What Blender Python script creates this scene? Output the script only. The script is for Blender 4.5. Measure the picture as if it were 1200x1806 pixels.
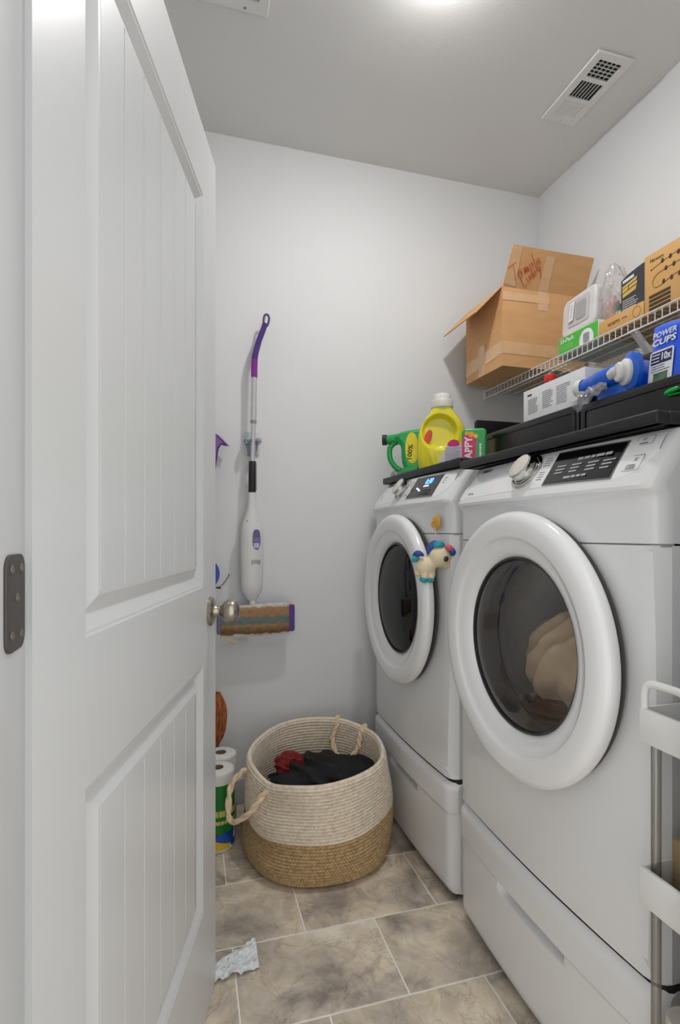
import bpy, bmesh, math, random
from mathutils import Vector, Matrix, noise
random.seed(7)
for o in list(bpy.data.objects): bpy.data.objects.remove(o, do_unlink=True)
scene = bpy.context.scene
COL = scene.collection
PI = math.pi

# ------------------------------------------------------------------ camera
YAW = math.radians(15.8)
cam_d = bpy.data.cameras.new('camera'); cam = bpy.data.objects.new('camera', cam_d); COL.objects.link(cam)
cam.location = (0, 0, 1.12); cam.rotation_euler = (PI/2, 0, -YAW)
cam_d.sensor_fit = 'VERTICAL'; cam_d.sensor_height = 36.0
cam_d.lens = 933/1806*36.0; cam_d.shift_y = 37/1806; cam_d.clip_start = 0.01
scene.camera = cam
# ------------------------------------------------------------------ world (uniform fill light, added in place of a lit hall outside the doorway)
w = bpy.data.worlds.new('world'); scene.world = w; w.use_nodes = True
bg = w.node_tree.nodes['Background']; bg.inputs[0].default_value = (1.0, 0.99, 0.975, 1); bg.inputs[1].default_value = 1.0
scene.view_settings.view_transform = 'Standard'; scene.view_settings.look = 'None'
scene.view_settings.gamma = 1.0; scene.view_settings.exposure = 0.5
scene.view_settings.use_curve_mapping = False
LAMP = 188.0     # emission strength of the ceiling lamp's diffuser

# ------------------------------------------------------------------ helpers
def lin(c):
    r = []
    for v in c[:3]:
        v /= 255.0
        r.append(v/12.92 if v <= .04045 else ((v+.055)/1.055)**2.4)
    return (*r, 1.0)
MATS = {}
def mat(name, col, rough=.5, metal=0, var=.04, scale=25., bump=0, bscale=220., coat=0, alpha=1, trans=0, emis=0, spec=.5, coord='Object', stretch=(1,1,1), sheen=0):
    if name in MATS: return MATS[name]
    m = bpy.data.materials.new(name); m.use_nodes = True; MATS[name] = m
    nt = m.node_tree; b = nt.nodes['Principled BSDF']
    tc = nt.nodes.new('ShaderNodeTexCoord'); mp = nt.nodes.new('ShaderNodeMapping'); mp.inputs['Scale'].default_value = stretch
    nt.links.new(tc.outputs[coord], mp.inputs[0])
    n = nt.nodes.new('ShaderNodeTexNoise'); n.inputs['Scale'].default_value = scale; n.inputs['Detail'].default_value = 4
    nt.links.new(mp.outputs[0], n.inputs['Vector'])
    r = nt.nodes.new('ShaderNodeValToRGB'); c = lin(col)
    r.color_ramp.elements[0].position = .3; r.color_ramp.elements[1].position = .7
    r.color_ramp.elements[0].color = (*[max(0, x*(1-var)) for x in c[:3]], 1); r.color_ramp.elements[1].color = (*[min(1, x*(1+var)) for x in c[:3]], 1)
    nt.links.new(n.outputs[0], r.inputs[0]); nt.links.new(r.outputs[0], b.inputs['Base Color'])
    b.inputs['Roughness'].default_value = rough; b.inputs['Metallic'].default_value = metal
    b.inputs['Specular IOR Level'].default_value = spec
    b.inputs['Coat Weight'].default_value = coat; b.inputs['Alpha'].default_value = alpha
    b.inputs['Transmission Weight'].default_value = trans
    if sheen: b.inputs['Sheen Weight'].default_value = sheen
    if emis:
        b.inputs['Emission Color'].default_value = c; b.inputs['Emission Strength'].default_value = emis
    if bump:
        n2 = nt.nodes.new('ShaderNodeTexNoise'); n2.inputs['Scale'].default_value = bscale; n2.inputs['Detail'].default_value = 3
        nt.links.new(mp.outputs[0], n2.inputs['Vector'])
        bp = nt.nodes.new('ShaderNodeBump'); bp.inputs['Strength'].default_value = bump; bp.inputs['Distance'].default_value = .002
        nt.links.new(n2.outputs[0], bp.inputs['Height']); nt.links.new(bp.outputs[0], b.inputs['Normal'])
    return m
def glass_mat(name, tint, gloss=.04, rough=.02, opaque=0, ocol=(235, 235, 235)):
    """thin clear sheet: tinted see-through plus a fresnel reflection"""
    if name in MATS: return MATS[name]
    m = bpy.data.materials.new(name); m.use_nodes = True; MATS[name] = m
    nt = m.node_tree; nt.nodes.clear()
    o = nt.nodes.new('ShaderNodeOutputMaterial'); t = nt.nodes.new('ShaderNodeBsdfTransparent'); t.inputs[0].default_value = lin(tint)
    g = nt.nodes.new('ShaderNodeBsdfGlossy'); g.inputs['Roughness'].default_value = rough
    fr = nt.nodes.new('ShaderNodeLayerWeight'); fr.inputs[0].default_value = .25
    ma = nt.nodes.new('ShaderNodeMath'); ma.operation = 'MULTIPLY_ADD'; ma.inputs[1].default_value = .55; ma.inputs[2].default_value = gloss
    nt.links.new(fr.outputs['Fresnel'], ma.inputs[0])
    mx = nt.nodes.new('ShaderNodeMixShader'); nt.links.new(ma.outputs[0], mx.inputs[0])
    src = t
    if opaque:
        d = nt.nodes.new('ShaderNodeBsdfDiffuse'); d.inputs[0].default_value = lin(ocol)
        nz = nt.nodes.new('ShaderNodeTexNoise'); nz.inputs['Scale'].default_value = 40; nz.inputs['Detail'].default_value = 4
        mm = nt.nodes.new('ShaderNodeMath'); mm.operation = 'MULTIPLY'; mm.inputs[1].default_value = opaque*2
        nt.links.new(nz.outputs[0], mm.inputs[0])
        m2 = nt.nodes.new('ShaderNodeMixShader'); nt.links.new(mm.outputs[0], m2.inputs[0])
        nt.links.new(t.outputs[0], m2.inputs[1]); nt.links.new(d.outputs[0], m2.inputs[2]); src = m2
    nt.links.new(src.outputs[0], mx.inputs[1]); nt.links.new(g.outputs[0], mx.inputs[2]); nt.links.new(mx.outputs[0], o.inputs[0])
    return m

def link(name, me, m, parent=None, label=None, loc=None, rot=None):
    o = bpy.data.objects.new(name, me); COL.objects.link(o)
    if m and not me.materials: me.materials.append(m)
    if parent: o.parent = parent
    if label: o['label'] = label
    if loc: o.location = loc
    if rot: o.rotation_euler = rot
    return o
def tag(o, label, cat, group=None, kind=None):
    o['label'] = label; o['category'] = cat
    if group: o['group'] = group
    if kind: o['kind'] = kind
    return o
def thing(name, label, cat, loc=(0, 0, 0), rz=0, group=None, kind=None, rot=None):
    o = bpy.data.objects.new(name, None); COL.objects.link(o); o.empty_display_size = .05
    o.location = loc; o.rotation_euler = rot or (0, 0, rz)
    return tag(o, label, cat, group, kind)

class MB:
    def __init__(s): s.v = []; s.f = []
    def add(s, vs, fs):
        n = len(s.v); s.v += [tuple(p) for p in vs]; s.f += [tuple(i+n for i in f) for f in fs]; return s
    def box(s, x0, x1, y0, y1, z0, z1):
        return s.add([(x0,y0,z0),(x1,y0,z0),(x1,y1,z0),(x0,y1,z0),(x0,y0,z1),(x1,y0,z1),(x1,y1,z1),(x0,y1,z1)],
                     [(0,3,2,1),(4,5,6,7),(0,1,5,4),(1,2,6,5),(2,3,7,6),(3,0,4,7)])
    def loft(s, rings, cap0=True, cap1=True, closed=True, loop=False):
        n = len(rings[0]); vs = [p for r in rings for p in r]; fs = []
        R = len(rings)
        for i in range(R if loop else R-1):
            a = i*n; b = ((i+1) % R)*n
            for j in range(n if closed else n-1):
                k = (j+1) % n; fs.append((a+j, a+k, b+k, b+j))
        if cap0 and not loop: fs.append(tuple(range(n-1, -1, -1)))
        if cap1 and not loop: fs.append(tuple((R-1)*n+j for j in range(n)))
        return s.add(vs, fs)
    def tube(s, path, r, n=8, closed=False, flat=1.0):
        P = [Vector(p) for p in path]; m = len(P); rings = []
        up = None
        for i in range(m):
            if closed: t = P[(i+1) % m]-P[i-1]
            else: t = P[min(i+1, m-1)]-P[max(i-1, 0)]
            t.normalize()
            if up is None:
                a = Vector((0,0,1)) if abs(t.z) < .9 else Vector((1,0,0)); up = (a-t*a.dot(t)).normalized()
            else: up = (up-t*up.dot(t)).normalized()
            sd = t.cross(up); rr = r[i] if isinstance(r, (list, tuple)) else r
            rings.append([P[i]+(up*math.cos(2*PI*j/n)*flat+sd*math.sin(2*PI*j/n))*rr for j in range(n)])
        return s.loft(rings, loop=closed)
    def lathe(s, prof, n=32, M=None, cap0=False, cap1=False):
        """profile of (radius, height) turned round local z"""
        rings = []
        for r, h in prof:
            ring = [Vector((max(r, 1e-5)*math.cos(2*PI*j/n), max(r, 1e-5)*math.sin(2*PI*j/n), h)) for j in range(n)]
            rings.append([M @ p for p in ring] if M else ring)
        return s.loft(rings, cap0, cap1)
    def ball(s, c, r, n=16, k=10, sq=None):
        rx, ry, rz = r if isinstance(r, (tuple, list)) else (r, r, r)
        rings = [[(c[0]+rx*math.sin(PI*i/k)*math.cos(2*PI*j/n), c[1]+ry*math.sin(PI*i/k)*math.sin(2*PI*j/n), c[2]-rz*math.cos(PI*i/k)) for j in range(n)] for i in range(1, k)]
        s.loft(rings)
        return s
    def mesh(s, name, bevel=0, seg=2, smooth=True, angle=35, M=None):
        bm = bmesh.new(); vs = [bm.verts.new(p) for p in s.v]
        for f in s.f:
            try: bm.faces.new([vs[i] for i in f])
            except ValueError: pass
        bmesh.ops.recalc_face_normals(bm, faces=bm.faces)
        if bevel:
            es = [e for e in bm.edges if len(e.link_faces) == 2 and e.calc_face_angle(0) > .5]
            bmesh.ops.bevel(bm, geom=es, offset=bevel, segments=seg, profile=.5, affect='EDGES', clamp_overlap=True)
        if M: bmesh.ops.transform(bm, matrix=M, verts=bm.verts)
        me = bpy.data.meshes.new(name); bm.to_mesh(me); bm.free()
        if smooth:
            me.polygons.foreach_set('use_smooth', [True]*len(me.polygons)); me.set_sharp_from_angle(angle=math.radians(angle))
        return me
    def build(s, name, m, parent=None, bevel=0, seg=2, smooth=True, angle=35, label=None, M=None, loc=None, rot=None):
        return link(name, s.mesh(name, bevel, seg, smooth, angle, M), m, parent, label, loc, rot)
def box(name, m, parent, x0, x1, y0, y1, z0, z1, bevel=0, seg=2, label=None, loc=None, rot=None):
    return MB().box(x0, x1, y0, y1, z0, z1).build(name, m, parent, bevel, seg, label=label, loc=loc, rot=rot)

def frame(o, xa, ya):
    """matrix whose local x runs along xa, local y along ya, local z out of the face"""
    x = Vector(xa).normalized(); y = Vector(ya); y = (y-x*y.dot(x)).normalized(); z = x.cross(y)
    return Matrix(((x.x, y.x, z.x, o[0]), (x.y, y.y, z.y, o[1]), (x.z, y.z, z.z, o[2]), (0, 0, 0, 1)))
def cv_mesh(cu, name, M, smooth=True):
    ob = bpy.data.objects.new('tmp', cu); COL.objects.link(ob)
    dg = bpy.context.evaluated_depsgraph_get(); me = bpy.data.meshes.new_from_object(ob.evaluated_get(dg))
    bpy.data.objects.remove(ob); bpy.data.curves.remove(cu)
    me.name = name; me.transform(M); me.materials.clear()
    if smooth and len(me.polygons):
        me.polygons.foreach_set('use_smooth', [True]*len(me.polygons)); me.set_sharp_from_angle(angle=math.radians(35))
    return me
def plate(name, m, parent, loops, M=Matrix(), thick=.002, bevel=0, bres=2, label=None):
    """flat shape with holes, local xy outline, given real thickness (from z=0 outwards)"""
    cu = bpy.data.curves.new('tmpc', 'CURVE'); cu.dimensions = '2D'; cu.fill_mode = 'BOTH'
    for lp in loops:
        sp = cu.splines.new('POLY'); sp.points.add(len(lp)-1); sp.use_cyclic_u = True
        for i, p in enumerate(lp): sp.points[i].co = (p[0], p[1], 0, 1)
    cu.extrude = max(thick/2-bevel, .00005); cu.bevel_depth = bevel; cu.bevel_resolution = bres
    if bevel: cu.offset = -bevel
    return link(name, cv_mesh(cu, name, M @ Matrix.Translation((0, 0, thick/2))), m, parent, label)
def text(parent, body, M, width, m, name='lettering', height=None, thick=.0004, bold=.0, label=None, shear=0, rotate=0):
    cu = bpy.data.curves.new('tmpf', 'FONT'); cu.body = body; cu.size = 1; cu.extrude = .001; cu.offset = bold; cu.shear = shear
    cu.resolution_u = 2
    me = cv_mesh(cu, name, Matrix(), False)
    xs = [v.co.x for v in me.vertices]; ys = [v.co.y for v in me.vertices]
    cx, cy = (min(xs)+max(xs))/2, (min(ys)+max(ys))/2; sx = width/(max(xs)-min(xs)); sy = height/(max(ys)-min(ys)) if height else sx
    me.transform(M @ Matrix.Rotation(rotate, 4, 'Z') @ Matrix.Diagonal((sx, sy, thick/.002, 1)) @ Matrix.Translation((-cx, -cy, .001)))
    return link(name, me, m, parent, label)
def lines(parent, M, x0, x1, y0, y1, n, m, name='small_print', fill=.45, seed=1, ragged=.3):
    r = random.Random(seed); mb = MB(); h = (y1-y0)/n
    for i in range(n):
        y = y1-h*(i+.5); x = x0; xe = x1-(x1-x0)*ragged*r.random()
        while x < xe:
            l = (x1-x0)*r.uniform(.06, .2); e = min(x+l, xe)
            mb.box(x, e, y-h*fill/2, y+h*fill/2, 0, .0004); x = e+(x1-x0)*.025
    return mb.build(name, m, parent, smooth=False, M=M)
def rrect(x0, x1, y0, y1, r, n=6):
    p = []
    for cx, cy, a0 in ((x1-r, y1-r, 0), (x0+r, y1-r, 90), (x0+r, y0+r, 180), (x1-r, y0+r, 270)):
        for i in range(n+1):
            a = math.radians(a0+90*i/n); p.append((cx+r*math.cos(a), cy+r*math.sin(a)))
    return p
def ell(cx, cy, rx, ry, n=32, a0=0): return [(cx+rx*math.cos(2*PI*i/n+a0), cy+ry*math.sin(2*PI*i/n+a0)) for i in range(n)]
def smoothpoly(pts, it=2):
    for _ in range(it):
        q = []
        for i in range(len(pts)):
            a, b = pts[i], pts[(i+1) % len(pts)]
            q += [(a[0]*.75+b[0]*.25, a[1]*.75+b[1]*.25), (a[0]*.25+b[0]*.75, a[1]*.25+b[1]*.75)]
        pts = q
    return pts
def spline(pts, n=6, closed=False):
    P = [Vector(p) for p in pts]; out = []; L = len(P)
    for i in range(L if closed else L-1):
        if closed: a, b, c, d = P[i-1], P[i], P[(i+1) % L], P[(i+2) % L]
        else: a, b, c, d = P[max(i-1, 0)], P[i], P[i+1], P[min(i+2, L-1)]
        for k in range(n):
            t = k/n
            out.append(.5*((2*b)+(c-a)*t+(2*a-5*b+4*c-d)*t*t+(3*b-a-3*c+d)*t**3))
    if not closed: out.append(P[-1])
    return out
FACE_W = lambda o: frame(o, (0, -1, 0), (0, 0, 1))     # a face that looks towards -X, text runs towards -Y

# ------------------------------------------------------------------ materials
WALL = mat('wall_paint', (229, 230, 231), .62, var=.012, scale=3, bump=.12, bscale=260, coord='Object')
CEIL = mat('ceiling_paint', (226, 226, 225), .85, var=.012, scale=3, bump=.15, bscale=200)
TRIM = mat('trim_white', (196, 198, 199), .32, var=.01, scale=5)
DOORW = mat('door_white', (206, 208, 209), .3, var=.012, scale=6)
APPL = mat('appliance_white', (226, 227, 228), .22, var=.008, scale=5, coat=.25)
APPL2 = mat('console_white', (236, 237, 238), .18, var=.006, scale=5, coat=.4)
CHROME = mat('chrome', (205, 203, 200), .12, 1, var=.02)
NICKEL = mat('satin_nickel', (176, 168, 156), .27, 1, var=.03, bump=.05)
BRONZE = mat('oil_rubbed_bronze', (88, 84, 82), .45, .6, var=.1, bump=.1)
BLACKP = mat('black_plastic', (26, 26, 27), .28, var=.1, scale=8)
BLACKM = mat('black_matte', (30, 29, 32), .5, var=.1)
BLACKG = mat('black_glass', (18, 18, 20), .1, var=.05)
RUBBER = mat('grey_rubber', (74, 74, 76), .6, var=.06)
SHADOWGAP = mat('dark_gap', (34, 33, 33), .7)
WHITEP = mat('white_plastic', (228, 228, 226), .35, var=.01)
WIRE = mat('white_wire_coating', (232, 232, 232), .35, var=.01)
PRINTG = mat('grey_print', (120, 120, 124), .6)
PRINTK = mat('black_print', (32, 30, 28), .6)
PRINTW = mat('white_print', (238, 238, 240), .5)

# ------------------------------------------------------------------ the room
XL, XR, YF, YB, ZC = -.30, 1.64, .575, 2.227, 2.76
JL, JR, YH = -.152, .655, .455          # door opening and the hall side of the front wall
floor = tag(MB().box(XL-.1, XR+.1, -.75, YB+.1, -.03, -.0015).build('floor', mat('grout', (244, 240, 232), .8, var=.05), bevel=0), 'stone-look vinyl floor with pale grout lines', 'floor', kind='structure')
def tile_mat():
    m = bpy.data.materials.new('stone_tile'); m.use_nodes = True; nt = m.node_tree; b = nt.nodes['Principled BSDF']; N = nt.nodes.new; L = nt.links.new
    tc = N('ShaderNodeTexCoord'); oi = N('ShaderNodeObjectInfo'); ad = N('ShaderNodeVectorMath'); ad.operation = 'ADD'
    ml = N('ShaderNodeMath'); ml.operation = 'MULTIPLY'; ml.inputs[1].default_value = 37.0
    L(oi.outputs['Random'], ml.inputs[0]); cb = N('ShaderNodeCombineXYZ'); L(ml.outputs[0], cb.inputs[0]); L(ml.outputs[0], cb.inputs[2])
    L(tc.outputs['Object'], ad.inputs[0]); L(cb.outputs[0], ad.inputs[1])
    n1 = N('ShaderNodeTexNoise'); n1.inputs['Scale'].default_value = 5.5; n1.inputs['Detail'].default_value = 7; n1.inputs['Roughness'].default_value = .6; n1.inputs['Distortion'].default_value = .6
    n2 = N('ShaderNodeTexNoise'); n2.inputs['Scale'].default_value = 11; n2.inputs['Detail'].default_value = 10; n2.inputs['Roughness'].default_value = .68; n2.inputs['Distortion'].default_value = 1.2
    n3 = N('ShaderNodeTexNoise'); n3.inputs['Scale'].default_value = 5.0; n3.inputs['Detail'].default_value = 8; n3.inputs['Roughness'].default_value = .62; n3.inputs['Distortion'].default_value = .8
    for n in (n1, n2, n3): L(ad.outputs[0], n.inputs['Vector'])
    r1 = N('ShaderNodeValToRGB'); e = r1.color_ramp.elements
    e[0].position = .3; e[0].color = lin((150, 139, 130)); e[1].position = .68; e[1].color = lin((244, 235, 219))
    x = e.new(.45); x.color = lin((204, 192, 178)); x = e.new(.56); x.color = lin((230, 215, 192))
    L(n1.outputs[0], r1.inputs[0])
    r2 = N('ShaderNodeValToRGB'); e = r2.color_ramp.elements; e[0].position = .34; e[0].color = (.55, .54, .53, 1); e[1].position = .58; e[1].color = (1, 1, 1, 1)
    L(n2.outputs[0], r2.inputs[0])
    mx = N('ShaderNodeMix'); mx.data_type = 'RGBA'; mx.blend_type = 'MULTIPLY'; mx.inputs[0].default_value = .58
    L(r1.outputs[0], mx.inputs[6]); L(r2.outputs[0], mx.inputs[7])
    # thin slate ridges
    sb = N('ShaderNodeMath'); sb.operation = 'SUBTRACT'; sb.inputs[1].default_value = .5; L(n3.outputs[0], sb.inputs[0])
    ab = N('ShaderNodeMath'); ab.operation = 'ABSOLUTE'; L(sb.outputs[0], ab.inputs[0])
    r3 = N('ShaderNodeValToRGB'); e = r3.color_ramp.elements; e[0].position = .0; e[0].color = (.45, .42, .4, 1); e[1].position = .018; e[1].color = (1, 1, 1, 1)
    L(ab.outputs[0], r3.inputs[0])
    m2 = N('ShaderNodeMix'); m2.data_type = 'RGBA'; m2.blend_type = 'MULTIPLY'; m2.inputs[0].default_value = .42
    L(mx.outputs[2], m2.inputs[6]); L(r3.outputs[0], m2.inputs[7]); L(m2.outputs[2], b.inputs['Base Color'])
    b.inputs['Roughness'].default_value = .5
    bp = N('ShaderNodeBump'); bp.inputs['Strength'].default_value = .6; bp.inputs['Distance'].default_value = .007
    L(n2.outputs[0], bp.inputs['Height']); L(bp.outputs[0], b.inputs['Normal'])
    return m
TILE = tile_mat()
RH, TW, G = .265, .404, .0022
row = 0
for k in range(-7, 5):
    y0 = 1.19+RH*k; y1 = y0+RH
    off = .11 if k % 2 == 0 else .312
    for j in range(-3, 6):
        x0 = off+TW*j; x1 = x0+TW
        a, b_, c, d = max(x0, XL)+G, min(x1, XR)-G, max(y0, -.7)+G, min(y1, YB)-G
        if b_-a < .02 or d-c < .02: continue
        t = MB().box(-(b_-a)/2, (b_-a)/2, -(d-c)/2, (d-c)/2, -.006, 0).build('floor_tile', TILE, floor, bevel=.0012, seg=1, smooth=False, loc=((a+b_)/2, (c+d)/2, 0))
ceil_ = tag(MB().box(XL-.1, XR+.1, YH, YB+.1, ZC, ZC+.06).build('ceiling', CEIL), 'flat grey-white painted ceiling', 'ceiling', kind='structure')
tag(MB().box(XL-.1, XR+.1, YB, YB+.1, -.03, ZC).build('wall_back', WALL), 'light grey painted wall the mop hangs on', 'wall', kind='structure')
tag(MB().box(XR, XR+.1, YH, YB, -.03, ZC).build('wall_right', WALL), 'light grey painted wall behind the laundry machines', 'wall', kind='structure')
tag(MB().box(XL-.1, XL, YH, YB, -.03, ZC).build('wall_left', WALL), 'light grey painted wall behind the open door', 'wall', kind='structure')
tag(MB().box(XL, JL-.02, YH, YF, -.03, ZC).box(JR+.02, XR, YH, YF, -.03, ZC).box(JL-.02, JR+.02, YH, YF, 2.07, ZC).build('wall_front', WALL), 'light grey painted wall around the doorway', 'wall', kind='structure')
def baseboard(name, x0, x1, y0, y1, label):
    tag(MB().box(x0, x1, y0, y1, 0, .105).build(name, TRIM, bevel=.005), label, 'baseboard', kind='structure')
baseboard('baseboard_back', XL+.013, XR, YB-.013, YB, 'white baseboard along the wall behind the basket')
baseboard('baseboard_left', XL, XL+.013, YF, YB-.013, 'white baseboard along the wall behind the door')
baseboard('baseboard_right', XR-.013, XR, YF+.013, YB-.013, 'white baseboard behind the laundry machines')
# door frame: jamb legs, head and hall-side casing
jl = thing('trim_1', 'white door jamb carrying the hinge leaf', 'door jamb', (JL, YH, 0), kind='structure')
box('jamb_board', TRIM, jl, -.02, 0, -.003, YF-YH+.004, 0, 2.05, .0015)
box('casing', TRIM, jl, -.085, -.008, -.018, -.003, 0, 2.12, .004)
jr = thing('trim_2', 'white door jamb with the strike plate', 'door jamb', (JR, YH, 0), kind='structure')
box('jamb_board', TRIM, jr, 0, .02, -.003, YF-YH+.004, 0, 2.05, .0015)
box('door_stop', TRIM, jr, -.010, 0, .02, .055, 0, 2.05, .002)
box('casing', TRIM, jr, .008, .085, -.018, -.003, 0, 2.12, .004)
sp = plate('strike_plate', BRONZE, jr, [rrect(-.014, .016, -.03, .03, .006)], frame((0, .095, .885), (0, -1, 0), (0, 0, 1)), .002)
jh = thing('trim_3', 'white head board across the top of the doorway', 'door jamb', ((JL+JR)/2, YH, 2.05), kind='structure')
box('jamb_board', TRIM, jh, (JL-JR)/2-.02, (JR-JL)/2+.02, -.003, YF-YH+.004, 0, .02, .0015)
box('casing', TRIM, jh, (JL-JR)/2-.085, (JR-JL)/2+.085, -.018, -.003, .008, .085, .004)
def hinge(zc):
    h = plate('hinge_leaf', BRONZE, jl, [rrect(.0, .052, -.043, .043, .013)], frame((0, .052, zc), (0, 1, 0), (0, 0, 1)), .0025, .0006)
    for yy, zz in ((.0135, .03), (.028, .004), (.0135, -.028), (.04, .03), (.04, -.03)):
        mb = MB().lathe([(.0, .0026), (.003, .0026), (.0042, .0016), (.0042, 0)], 14, frame((.0012, .052+yy, zc+zz), (0, 1, 0), (0, 0, 1)))
        mb.box(.0036, .0040, .052+yy-.0025, .052+yy+.0025, zc+zz-.0004, zc+zz+.0004)
        mb.build('screw', mat('screw_bronze', (130, 124, 118), .35, .8), h)
for zc in (.25, 1.058, 1.83): hinge(zc)

# ------------------------------------------------------------------ the door (hinged on the jamb, open into the room)
DW, DH = .81, 2.03
dr = Vector((.2535, .9673, 0)).normalized()
door = thing('door_1', 'white moulded plank-panel door standing open', 'door', (.060-DW*dr.x, 1.349-DW*dr.y, 0), math.atan2(dr.y, dr.x), kind='structure')
box('slab', DOORW, door, 0, DW, .014, .035, .01, DH)
PX0, PX1 = .110, .682
for nm, a in (('stile', (0, PX0, .01, DH)), ('stile', (PX1, DW, .01, DH)), ('rail', (PX0, PX1, .01, .265)), ('rail', (PX0, PX1, .822, .998)), ('rail', (PX0, PX1, 1.878, DH))):
    box(nm, DOORW, door, a[0], a[1], 0, .014, a[2], a[3])
PROF = [(0, 0), (.003, .002), (.006, .0025), (.024, .0135), (.028, .0135), (.045, .0045), (.050, .0042)]
for z0, z1 in ((.265, .822), (.998, 1.878)):
    mb = MB(); rings = []
    for a, dp in PROF: rings.append([(PX0+a, dp, z0+a), (PX1-a, dp, z0+a), (PX1-a, dp, z1-a), (PX0+a, dp, z1-a)])
    mb.loft(rings, False, False).build('panel_moulding', DOORW, door, smooth=False)
    x0, x1 = PX0+.05, PX1-.05; n = 6; wd = (x1-x0)/n
    pm = MB(); c = .0007; g = .0012
    sec = lambda z: [(g+c, .0042, z), (wd-g-c, .0042, z), (wd-g, .0042+c, z), (wd-g, .014, z), (g, .014, z), (g, .0042+c, z)]
    pm.loft([sec(z0+.05), sec(z1-.05)])
    pme = pm.mesh('plank', smooth=False)
    for i in range(n): link('plank', pme, DOORW, door, loc=(x0+wd*i, 0, 0))
kn = MB().lathe([(.0, 0), (.034, 0), (.0345, .004), (.031, .008), (.016, .011), (.0125, .016), (.0115, .026), (.014, .031)], 36, frame((DW-.062, 0, .935), (1, 0, 0), (0, 0, 1))).build('knob_rosette', NICKEL, door)
MB().lathe([(.0115, .024), (.015, .029), (.023, .035), (.0275, .044), (.0285, .052), (.026, .061), (.019, .067), (.010, .0695), (0, .070)], 36, frame((DW-.062, 0, .935), (1, 0, 0), (0, 0, 1))).build('knob', NICKEL, door)
MB().lathe([(0, 0), (.034, 0), (.0345, .004), (.031, .008), (.0125, .016), (.0115, .026), (.023, .035), (.0285, .052), (.019, .067), (0, .070)], 36, frame((DW-.062, .035, .935), (-1, 0, 0), (0, 0, 1))).build('knob', NICKEL, door)
box('latch_plate', NICKEL, door, DW, DW+.0015, .006, .030, .905, .965, .0005)

# ------------------------------------------------------------------ ceiling fittings
lamp = thing('ceiling_light', 'small white round ceiling lamp with glowing frosted dome', 'light', (.69, 1.335, ZC))
MB().lathe([(0, 0), (.085, 0), (.087, -.006), (.080, -.014), (.066, -.017), (.0, -.017)], 40).build('lamp_base', WHITEP, lamp)
em = bpy.data.materials.new('lamp_glow'); em.use_nodes = True
eb = em.node_tree.nodes['Principled BSDF']; eb.inputs['Base Color'].default_value = (.9, .9, .9, 1); eb.inputs['Emission Color'].default_value = (1, .985, .965, 1); eb.inputs['Emission Strength'].default_value = LAMP
MB().lathe([(.060, -.0172), (.060, -.023), (.055, -.029), (.040, -.034), (.020, -.0365), (0, -.037)], 32).build('diffuser', em, lamp)

v = thing('ceiling_vent', 'white three-section air register on the ceiling near the right wall', 'vent', (1.405, 1.634, ZC))
W_, L_ = .075, .153
secs = [(-.125, -.055), (-.038, .035), (.052, .118)]
hx = .046
plate('frame', WHITEP, v, [[(-W_, -L_), (W_, -L_), (W_, L_), (-W_, L_)]] + [[(-hx, a), (hx, a), (hx, b), (-hx, b)] for a, b in secs], frame((0, 0, -.001), (1, 0, 0), (0, -1, 0)) @ Matrix.Diagonal((1, -1, 1, 1)) if False else Matrix.Translation((0, 0, -.011)), .010, .003)
box('duct', mat('duct_dark', (24, 28, 26), .7), v, -.06, .06, -L_+.02, L_-.02, -.0014, -.0004)  # flat dark sheet, the duct's inner shade put into its colour
for i in range(1, 5): box('louvre', WHITEP, v, -hx, hx, secs[0][0]+.014*i-.0008, secs[0][0]+.014*i+.0008, -.007, -.003)
for i in range(1, 5): box('louvre', WHITEP, v, -hx+.0184*i-.0010, -hx+.0184*i+.0010, secs[0][0], secs[0][1], -.006, -.003)
for i in range(1, 7): box('louvre', WHITEP, v, -hx+.0131*i-.0008, -hx+.0131*i+.0008, secs[1][0], secs[1][1], -.007, -.003)
for i in range(5):
    y = secs[2][0]+.0132*(i+.5)
    MB().add([(-hx, y+.0078, -.0098), (hx, y+.0078, -.0098), (hx, y-.0068, -.003), (-hx, y-.0068, -.003), (-hx, y+.0078, -.0088), (hx, y+.0078, -.0088), (hx, y-.0068, -.002), (-hx, y-.0068, -.002)], [(0,1,2,3),(4,7,6,5),(0,4,5,1),(1,5,6,2),(2,6,7,3),(3,7,4,0)]).build('louvre', WHITEP, v, smooth=False)
for y in (-.14, .138): MB().lathe([(0, -.0125), (.003, -.0122), (.0042, -.0105)], 12, Matrix.Translation((0, y, 0))).build('screw', CHROME, v)

v2 = thing('exhaust_grille', 'white square ceiling grille close above the open door', 'vent', (.108, 1.545, ZC))
hw = .127
plate('frame', WHITEP, v2, [rrect(-hw, hw, -hw, hw, .004)] + [[(-.095, -.095+.024*i), (.095, -.095+.024*i), (.095, -.083+.024*i), (-.095, -.083+.024*i)] for i in range(8)], Matrix.Translation((0, 0, -.013)), .012, .003)
box('backing', MATS['duct_dark'], v2, -.11, .11, -.11, .11, -.0014, -.0004)  # flat dark sheet in place of the shade behind the slots
for x, y in ((.055, .113), (-.055, .113)): MB().lathe([(0, -.0148), (.0035, -.0144), (.005, -.0125)], 12, Matrix.Translation((x, y, 0))).build('screw', PRINTG, v2)

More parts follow.
